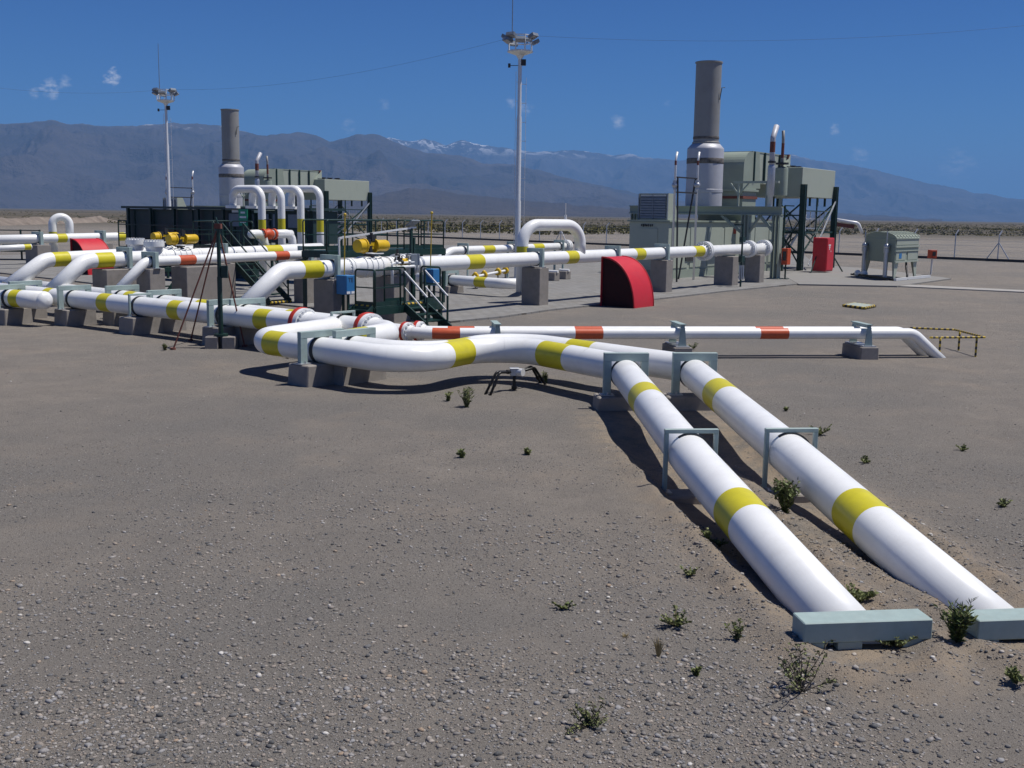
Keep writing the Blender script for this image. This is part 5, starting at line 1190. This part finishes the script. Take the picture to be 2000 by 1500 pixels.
tg2 = pipeline('gooseneck_pipe', 'far white gooseneck loop at the left edge above the red hood', 'pipe', run, .24, px_bands(run, [(104, 452, 104, 459)], 1), PW, 'white gooseneck loops', 20)
tq, rq_ = free('far_pipe', 'small far white pipe at the left edge under the larger far pipe', [PV(-40, 487, vF+4), PV(60, 482, vF+4)], .16, .4, [(46, 483, 60, 482)])
fe = thing('far_skid', 'far dark green skid with white vessels at the left edge', 'skid', D(25, 515, 72))
c = D(25, 520, 72); c.z = 0
mb = MB().box(c+Z*.7, (3.6, 2.2, .2), NEAR_R).bar(c+NEAR_R*-1.8, c+NEAR_R*-1.8+Z*2, .09).bar(c+NEAR_R*1.8, c+NEAR_R*1.8+Z*2, .09).bar(c+NEAR_R*.6, c+NEAR_R*.6+Z*2, .09).bar(c-NEAR_R*1.8+Z*1.95, c+NEAR_R*1.8+Z*1.95, .06).bar(c-NEAR_R*1.8+Z*1.4, c+NEAR_R*1.8+Z*1.4, .05); mb.build('frame', M['dgreen'], fe)
mb = MB()
for k in (-1.2, -.2, .9): mb.cyl(c+NEAR_R*(k-.35)+Z*1.2, c+NEAR_R*(k+.35)+Z*1.25, .28, n=14).sphere(c+NEAR_R*(k+.35)+Z*1.25, .28, 12)
mb.build('vessels', M['alu'], fe)
# ------------------------------------------------------------------ boundary fence
FA = P(1982, 512, 0); FB = P(1825, 505, 0); fd = (FB-FA); fd.z = 0; fd.normalize(); fd = Vector((-.655, .756, 0))
ft = thing('boundary_fence', 'wire boundary fence on pale posts with angled tops and a low kerb painted shade-dark', 'fence', FA)
inw = Vector((fd.y, -fd.x, 0)); inw = -inw if inw.y > 0 else inw
LF, st = 112.0, -18.0
k = st; ps = []
while k < LF:
    q = FA+fd*k; ps.append(q); MB().bar(q-Z*.1, q+Z*2.25, .085, .085).bar(q+Z*2.22, q+Z*2.62-inw*.42, .075, .075).build('post', M['galv'], ft); k += 3.9
mb = MB(); a, b2 = ps[0], ps[-1]
for z in (.35, .8, 1.25, 1.7, 2.1): mb.bar(a+Z*z, b2+Z*z, .012)
for z, o_ in ((2.32, .1), (2.45, .24), (2.58, .38)): mb.bar(a+Z*z-inw*o_, b2+Z*z-inw*o_, .012)
mb.build('wire_strands', M['galv'], ft)
mb = MB(); mb.bar(a+Z*.1, b2+Z*.1, .16, .24); mb.build('kerb', M['dark'], ft)  # near-black colour stands in for shade on the kerb's near face
for i in (5, 19, 33):
    if i < len(ps): q = ps[i]; MB().bar(q+Z*1.6, q+fd*1.1, .07).bar(q+Z*1.6, q-fd*1.1, .07).build('brace', M['galv'], ft)
# pale bank of dug earth far left
bk = MB(); nn_ = 60; rows = []
c0, c1 = P(-60, 441, 0), P(245, 433, 0)
for i in range(nn_+1):
    q = c0+(c1-c0)*(i/nn_); env = min(1, i/6, (nn_-i)/14); dd = Vector((q.x, q.y, 0)).normalized(); hgt = (1.5+.5*noise.noise(Vector((i*.12, 3, 1)))+.12*noise.noise(Vector((i*.5, 5, 1))))*max(.02, env)
    rows.append(bk.add([q+dd*s_+Z*(hgt*h_+.25*noise.noise(Vector((i*.9, s_, 2)))-.1) for s_, h_ in ((-9, 0), (-5, .42), (-2, .85), (2, 1), (10, .8), (24, 0))]))
for i in range(nn_):
    for j in range(5): bk.face([rows[i]+j, rows[i+1]+j, rows[i+1]+j+1, rows[i]+j+1], 0, True)
pale = mat('pale_dug_earth', (.19, .16, .135), .95, var=.35, scale=.25, bump=.3, bscale=2, spec=.1)
o = bk.build('earth_bank', pale, loc=(c0.x, c0.y, 0)); tag(o, 'pale bank of dug earth beyond the left pipes', 'earth bank', kind='structure')

# ------------------------------------------------------------------ plants
def leafmat(name, c1, c2):
    mt = bpy.data.materials.new(name); mt.use_nodes = True; t = mt.node_tree; N = t.nodes; L = t.links; b = N['Principled BSDF']; b.inputs['Roughness'].default_value = .6; b.inputs['Specular IOR Level'].default_value = .3
    g = N.new('ShaderNodeNewGeometry'); L.new(node_mix(N, L, g.outputs['Random Per Island'], c1, c2), b.inputs['Base Color']); return mt
GL = leafmat('weed_leaf', (.095, .125, .035), (.22, .235, .10)); GD = leafmat('dark_weed_leaf', (.055, .082, .022), (.155, .19, .065)); ST = mat('weed_stem', (.09, .075, .045), .8); DRY = leafmat('dry_grass_blade', (.25, .19, .08), (.36, .28, .14)); TW = mat('twig_bark', (.06, .05, .04), .85); SCR = leafmat('scrub_leaf', (.05, .055, .018), (.13, .125, .045))
def leaf(mb, p, d, L_, w_, rnd):
    d = Vector(d).normalized(); s_ = d.cross(Vector((rnd.uniform(-1, 1), rnd.uniform(-1, 1), rnd.uniform(.2, 1)))); s_.normalize()
    n_ = s_.cross(d); k = mb.add([p, p+d*L_*.45+s_*w_+n_*L_*.06, p+d*L_, p+d*L_*.45-s_*w_+n_*L_*.06]); mb.face([k, k+1, k+2, k+3])
def weed(px, py, h, spread, stems, lb, seed, kind='leafy', z=None, group='weeds on the gravel', L_=.055, w_=.011, lm=None):
    rnd = random.Random(seed); p = P(px, py, 0); p = P(px, py, gh(p.x, p.y) if z is None else z)
    t = thing('weed' if kind in ('leafy', 'creep') else ('dry_bush' if kind == 'twig' else 'grass_tuft'), lb, 'plant', p, 0, group); sm, lm_ = MB(), MB()
    for i in range(stems):
        a = rnd.uniform(0, 2*math.pi); tilt = abs(rnd.gauss(0, .5))*spread/h; tilt = tilt*1.3 if kind != 'creep' else rnd.uniform(1.0, 3.0); d = Vector((math.cos(a)*tilt, math.sin(a)*tilt, 1)).normalized(); ln = h*rnd.uniform(.55, 1.05)/max(.5, d.z**.5)
        if kind == 'creep': ln = spread*rnd.uniform(.5, 1.3)
        pts = [p-Z*.02]; q = p.copy(); dd = d.copy(); ns = 7
        for j in range(ns):
            dd = (dd+Vector((rnd.gauss(0, .12), rnd.gauss(0, .12), .02 if kind == 'creep' else .05 if kind != 'twig' else rnd.gauss(0, .1)))).normalized(); q = q+dd*ln/ns; pts.append(q.copy())
        if kind == 'tuft':
            k = lm_.add([pts[0]+Vector((.004, 0, 0)), pts[4]+Vector((.003, 0, 0)), pts[-1], pts[4]-Vector((.003, 0, 0)), pts[0]-Vector((.004, 0, 0))]); lm_.face([k, k+1, k+2, k+3, k+4]); continue
        sm.tube(pts, .004, 5, rs=[.0055*(1-.09*j) for j in range(len(pts))])
        if kind == 'twig':
            for j in range(2, len(pts)):
                for _ in range(rnd.choice((1, 2, 2))):
                    a2 = Vector((rnd.gauss(0, 1), rnd.gauss(0, 1), rnd.gauss(.5, .6))).normalized(); e = pts[j]+a2*h*rnd.uniform(.08, .22); sm.tube([pts[j], pts[j].lerp(e, .5)+Z*.006, e], .0026, 4)
                    for _ in range(3): leaf(lm_, pts[j].lerp(e, rnd.uniform(.3, 1)), (rnd.gauss(0, 1), rnd.gauss(0, 1), rnd.gauss(.2, .6)), L_*.45, w_*.7, rnd)
            continue
        for j in range(1, len(pts)):
            for _ in range(rnd.choice((2, 3, 4))):
                f_ = rnd.random(); b_ = pts[j-1].lerp(pts[j], f_); a2 = rnd.uniform(0, 2*math.pi)
                leaf(lm_, b_, (math.cos(a2), math.sin(a2), rnd.uniform(.2, 1.1)), L_*rnd.uniform(.6, 1.2), w_*rnd.uniform(.7, 1.3), rnd)
    if sm.v: sm.build('stems', TW if kind == 'twig' else ST, t, fix=False)
    if lm_.v: lm_.build('leaves', lm or (DRY if kind == 'tuft' else GL), t, fix=False)
    return t
weed(911, 795, .36, .22, 34, 'bushy green weed on the gravel left of the junction box', 1, L_=.06, w_=.009)
weed(876, 783, .20, .06, 9, 'small thin weed just left of the bushy green weed', 2)
weed(902, 894, .12, .07, 9, 'small weed on open gravel below the junction box, left of two', 3)
weed(1030, 888, .08, .08, 9, 'small weed on open gravel below the junction box, right of two', 4)
weed(1533, 1000, .37, .22, 46, 'dense green weed between the two near pipelines', 5, L_=.06, w_=.014, lm=GD)
weed(1868, 1250, .30, .18, 46, 'dark leafy weed between the two steel cover beams', 6, L_=.075, w_=.009, lm=GD)
weed(1285, 1282, .17, .05, 46, 'yellow dry grass tuft on the gravel', 7, 'tuft')
weed(1565, 1352, .36, .50, 13, 'sprawling twiggy bush in front of the left cover beam', 8, 'twig', L_=.05, w_=.012)
weed(1150, 1420, .15, .30, 13, 'low half dry bush near the bottom edge of the photo', 9, 'twig', L_=.05, w_=.010)
weed(1320, 1222, .12, .15, 16, 'low weed left of the left cover beam', 10, 'creep', L_=.035)
weed(1440, 1250, .16, .12, 6, 'spindly weed just left of the left cover beam', 11, L_=.04)
weed(1678, 1172, .09, .14, 22, 'low green weed between the ends of the near pipelines', 12, 'creep', L_=.045, w_=.012)
weed(1745, 1262, .10, .20, 20, 'creeping weed at the front of the left cover beam', 13, 'creep', L_=.04, w_=.010)
weed(1345, 1125, .10, .1, 10, 'small weed left of the nearer pipeline', 14, 'creep', L_=.035)
weed(1380, 1055, .10, .08, 12, 'tiny weed at the yellow band of the nearer pipeline', 15, L_=.035)
weed(1220, 1245, .05, .14, 12, 'flat brown tuft on the gravel', 16, 'tuft')
weed(1960, 990, .10, .1, 9, 'small weed at the right edge beyond the pipelines', 17, 'creep', L_=.04)
weed(1690, 905, .07, .12, 9, 'faint low weed right of the farther pipeline', 18, 'creep', L_=.04)
weed(1535, 803, .07, .06, 7, 'small weed right of the farther pipeline near its first band', 19, L_=.05)
weed(1065, 748, .22, .12, 14, 'weed standing in the pipe shadow right of the junction box', 20, L_=.06)
weed(1360, 1320, .06, .06, 8, 'tiny green sprig on the gravel', 21, L_=.03)
weed(1350, 683, .10, .2, 12, 'faint weed beside the middle clamp bracket block', 22, 'creep', L_=.06)
weed(322, 684, .18, .1, 10, 'small weed at the foot of the left red leg', 23, L_=.06)
weed(1600, 850, .10, .2, 10, 'sparse weed beside the right slender hoop', 24, 'creep', L_=.05)
weed(1985, 1330, .10, .1, 12, 'small weed near the lower right corner', 25, 'creep', L_=.04)
rs = random.Random(5)
for i, (x, y, wh) in enumerate(((1405, 1065, 'touching the nearer pipeline left of its big yellow band'), (1880, 880, 'far out on the right hand sand'), (1100, 1190, 'alone on the gravel left of the dry grass tuft'), (560, 700, 'at the left end of the loop shadow'), (1650, 1015, 'in the sand between the big yellow bands'))):
    weed(x, y, rs.uniform(.05, .09), rs.uniform(.06, .14), rs.choice((7, 9, 12)), 'tiny sprawling weed '+wh, 60+i, 'creep', L_=.03)
# scrub beyond the fence, one uncountable belt
rnd = random.Random(77); sb = MB(); fx = inw.normalized()
cnt = 0
while cnt < 9000:
    an = R(rnd.uniform(-31, 31)); r0_ = 185+(105*an/R(22) if an > 0 else 15); r_ = r0_*(1500/r0_)**(rnd.random()**1.3); x, y = r_*math.sin(an), r_*math.cos(an)
    sd = (Vector((x, y, 0))-FA).dot(-fx)
    if sd < 9: continue
    den = noise.noise(Vector((x*.006, y*.012, 4)))
    if an < R(-9): 
        if rnd.random() < .75: continue
    elif r_ < r0_*1.12 and rnd.random() < .5: continue
    if rnd.random() > .75+den: continue
    s_ = rnd.uniform(.3, .85)*(1.3 if rnd.random() < .1 else 1); c = Vector((x, y, gh(x, y)-.05)); cnt += 1
    nl = 16 if r_ < 300 else 8
    for _ in range(nl):
        th_a = rnd.uniform(0, 6.283); ph = rnd.uniform(0, 1.45); rr2 = s_*rnd.uniform(.45, 1); q = c+Vector((math.cos(th_a)*math.sin(ph)*rr2*1.15, math.sin(th_a)*math.sin(ph)*rr2*1.15, math.cos(ph)*rr2*.95))
        e1 = Vector((rnd.gauss(0, 1), rnd.gauss(0, 1), rnd.gauss(0, 1))).normalized(); e2 = e1.cross(Vector((rnd.gauss(0, 1), rnd.gauss(0, 1), rnd.gauss(0, 1)))).normalized(); k_ = s_*.26
        k = sb.add([q-e1*k_, q+e2*k_, q+e1*k_, q-e2*k_*.8]); sb.face([k, k+1, k+2, k+3])
scrm = bpy.data.materials.new('desert_scrub'); scrm.use_nodes = True; t = scrm.node_tree; N = t.nodes; L = t.links; b = N['Principled BSDF']; b.inputs['Roughness'].default_value = .8; b.inputs['Specular IOR Level'].default_value = .1
g = N.new('ShaderNodeNewGeometry'); n1 = node_noise(N, L, g.outputs['Position'], .05, 3, .6)
L.new(node_mix(N, L, node_range(N, L, n1, .4, .6), (.075, .075, .032), (.150, .135, .052)), b.inputs['Base Color'])
o = sb.build('scrub', scrm, loc=(0, 150, 0), fix=False); tag(o, 'belt of low olive desert scrub beyond the fence', 'scrub', kind='stuff')
HAZE = 8.5e-5
# ------------------------------------------------------------------ haze: the air itself
hb = MB().box((0, 4000, 600), (48000, 48000, 1226))
hm = bpy.data.materials.new('air'); hm.use_nodes = True; t = hm.node_tree; t.nodes.remove(t.nodes['Principled BSDF'])
pv = t.nodes.new('ShaderNodeVolumePrincipled'); pv.inputs['Color'].default_value = (.24, .515, 1.0, 1); pv.inputs['Density'].default_value = HAZE
t.links.new(pv.outputs[0], t.nodes['Material Output'].inputs['Volume'])
ho = hb.build('haze', hm, loc=(0, 4000, -13)); tag(ho, 'thin blue desert haze', 'haze', kind='stuff')
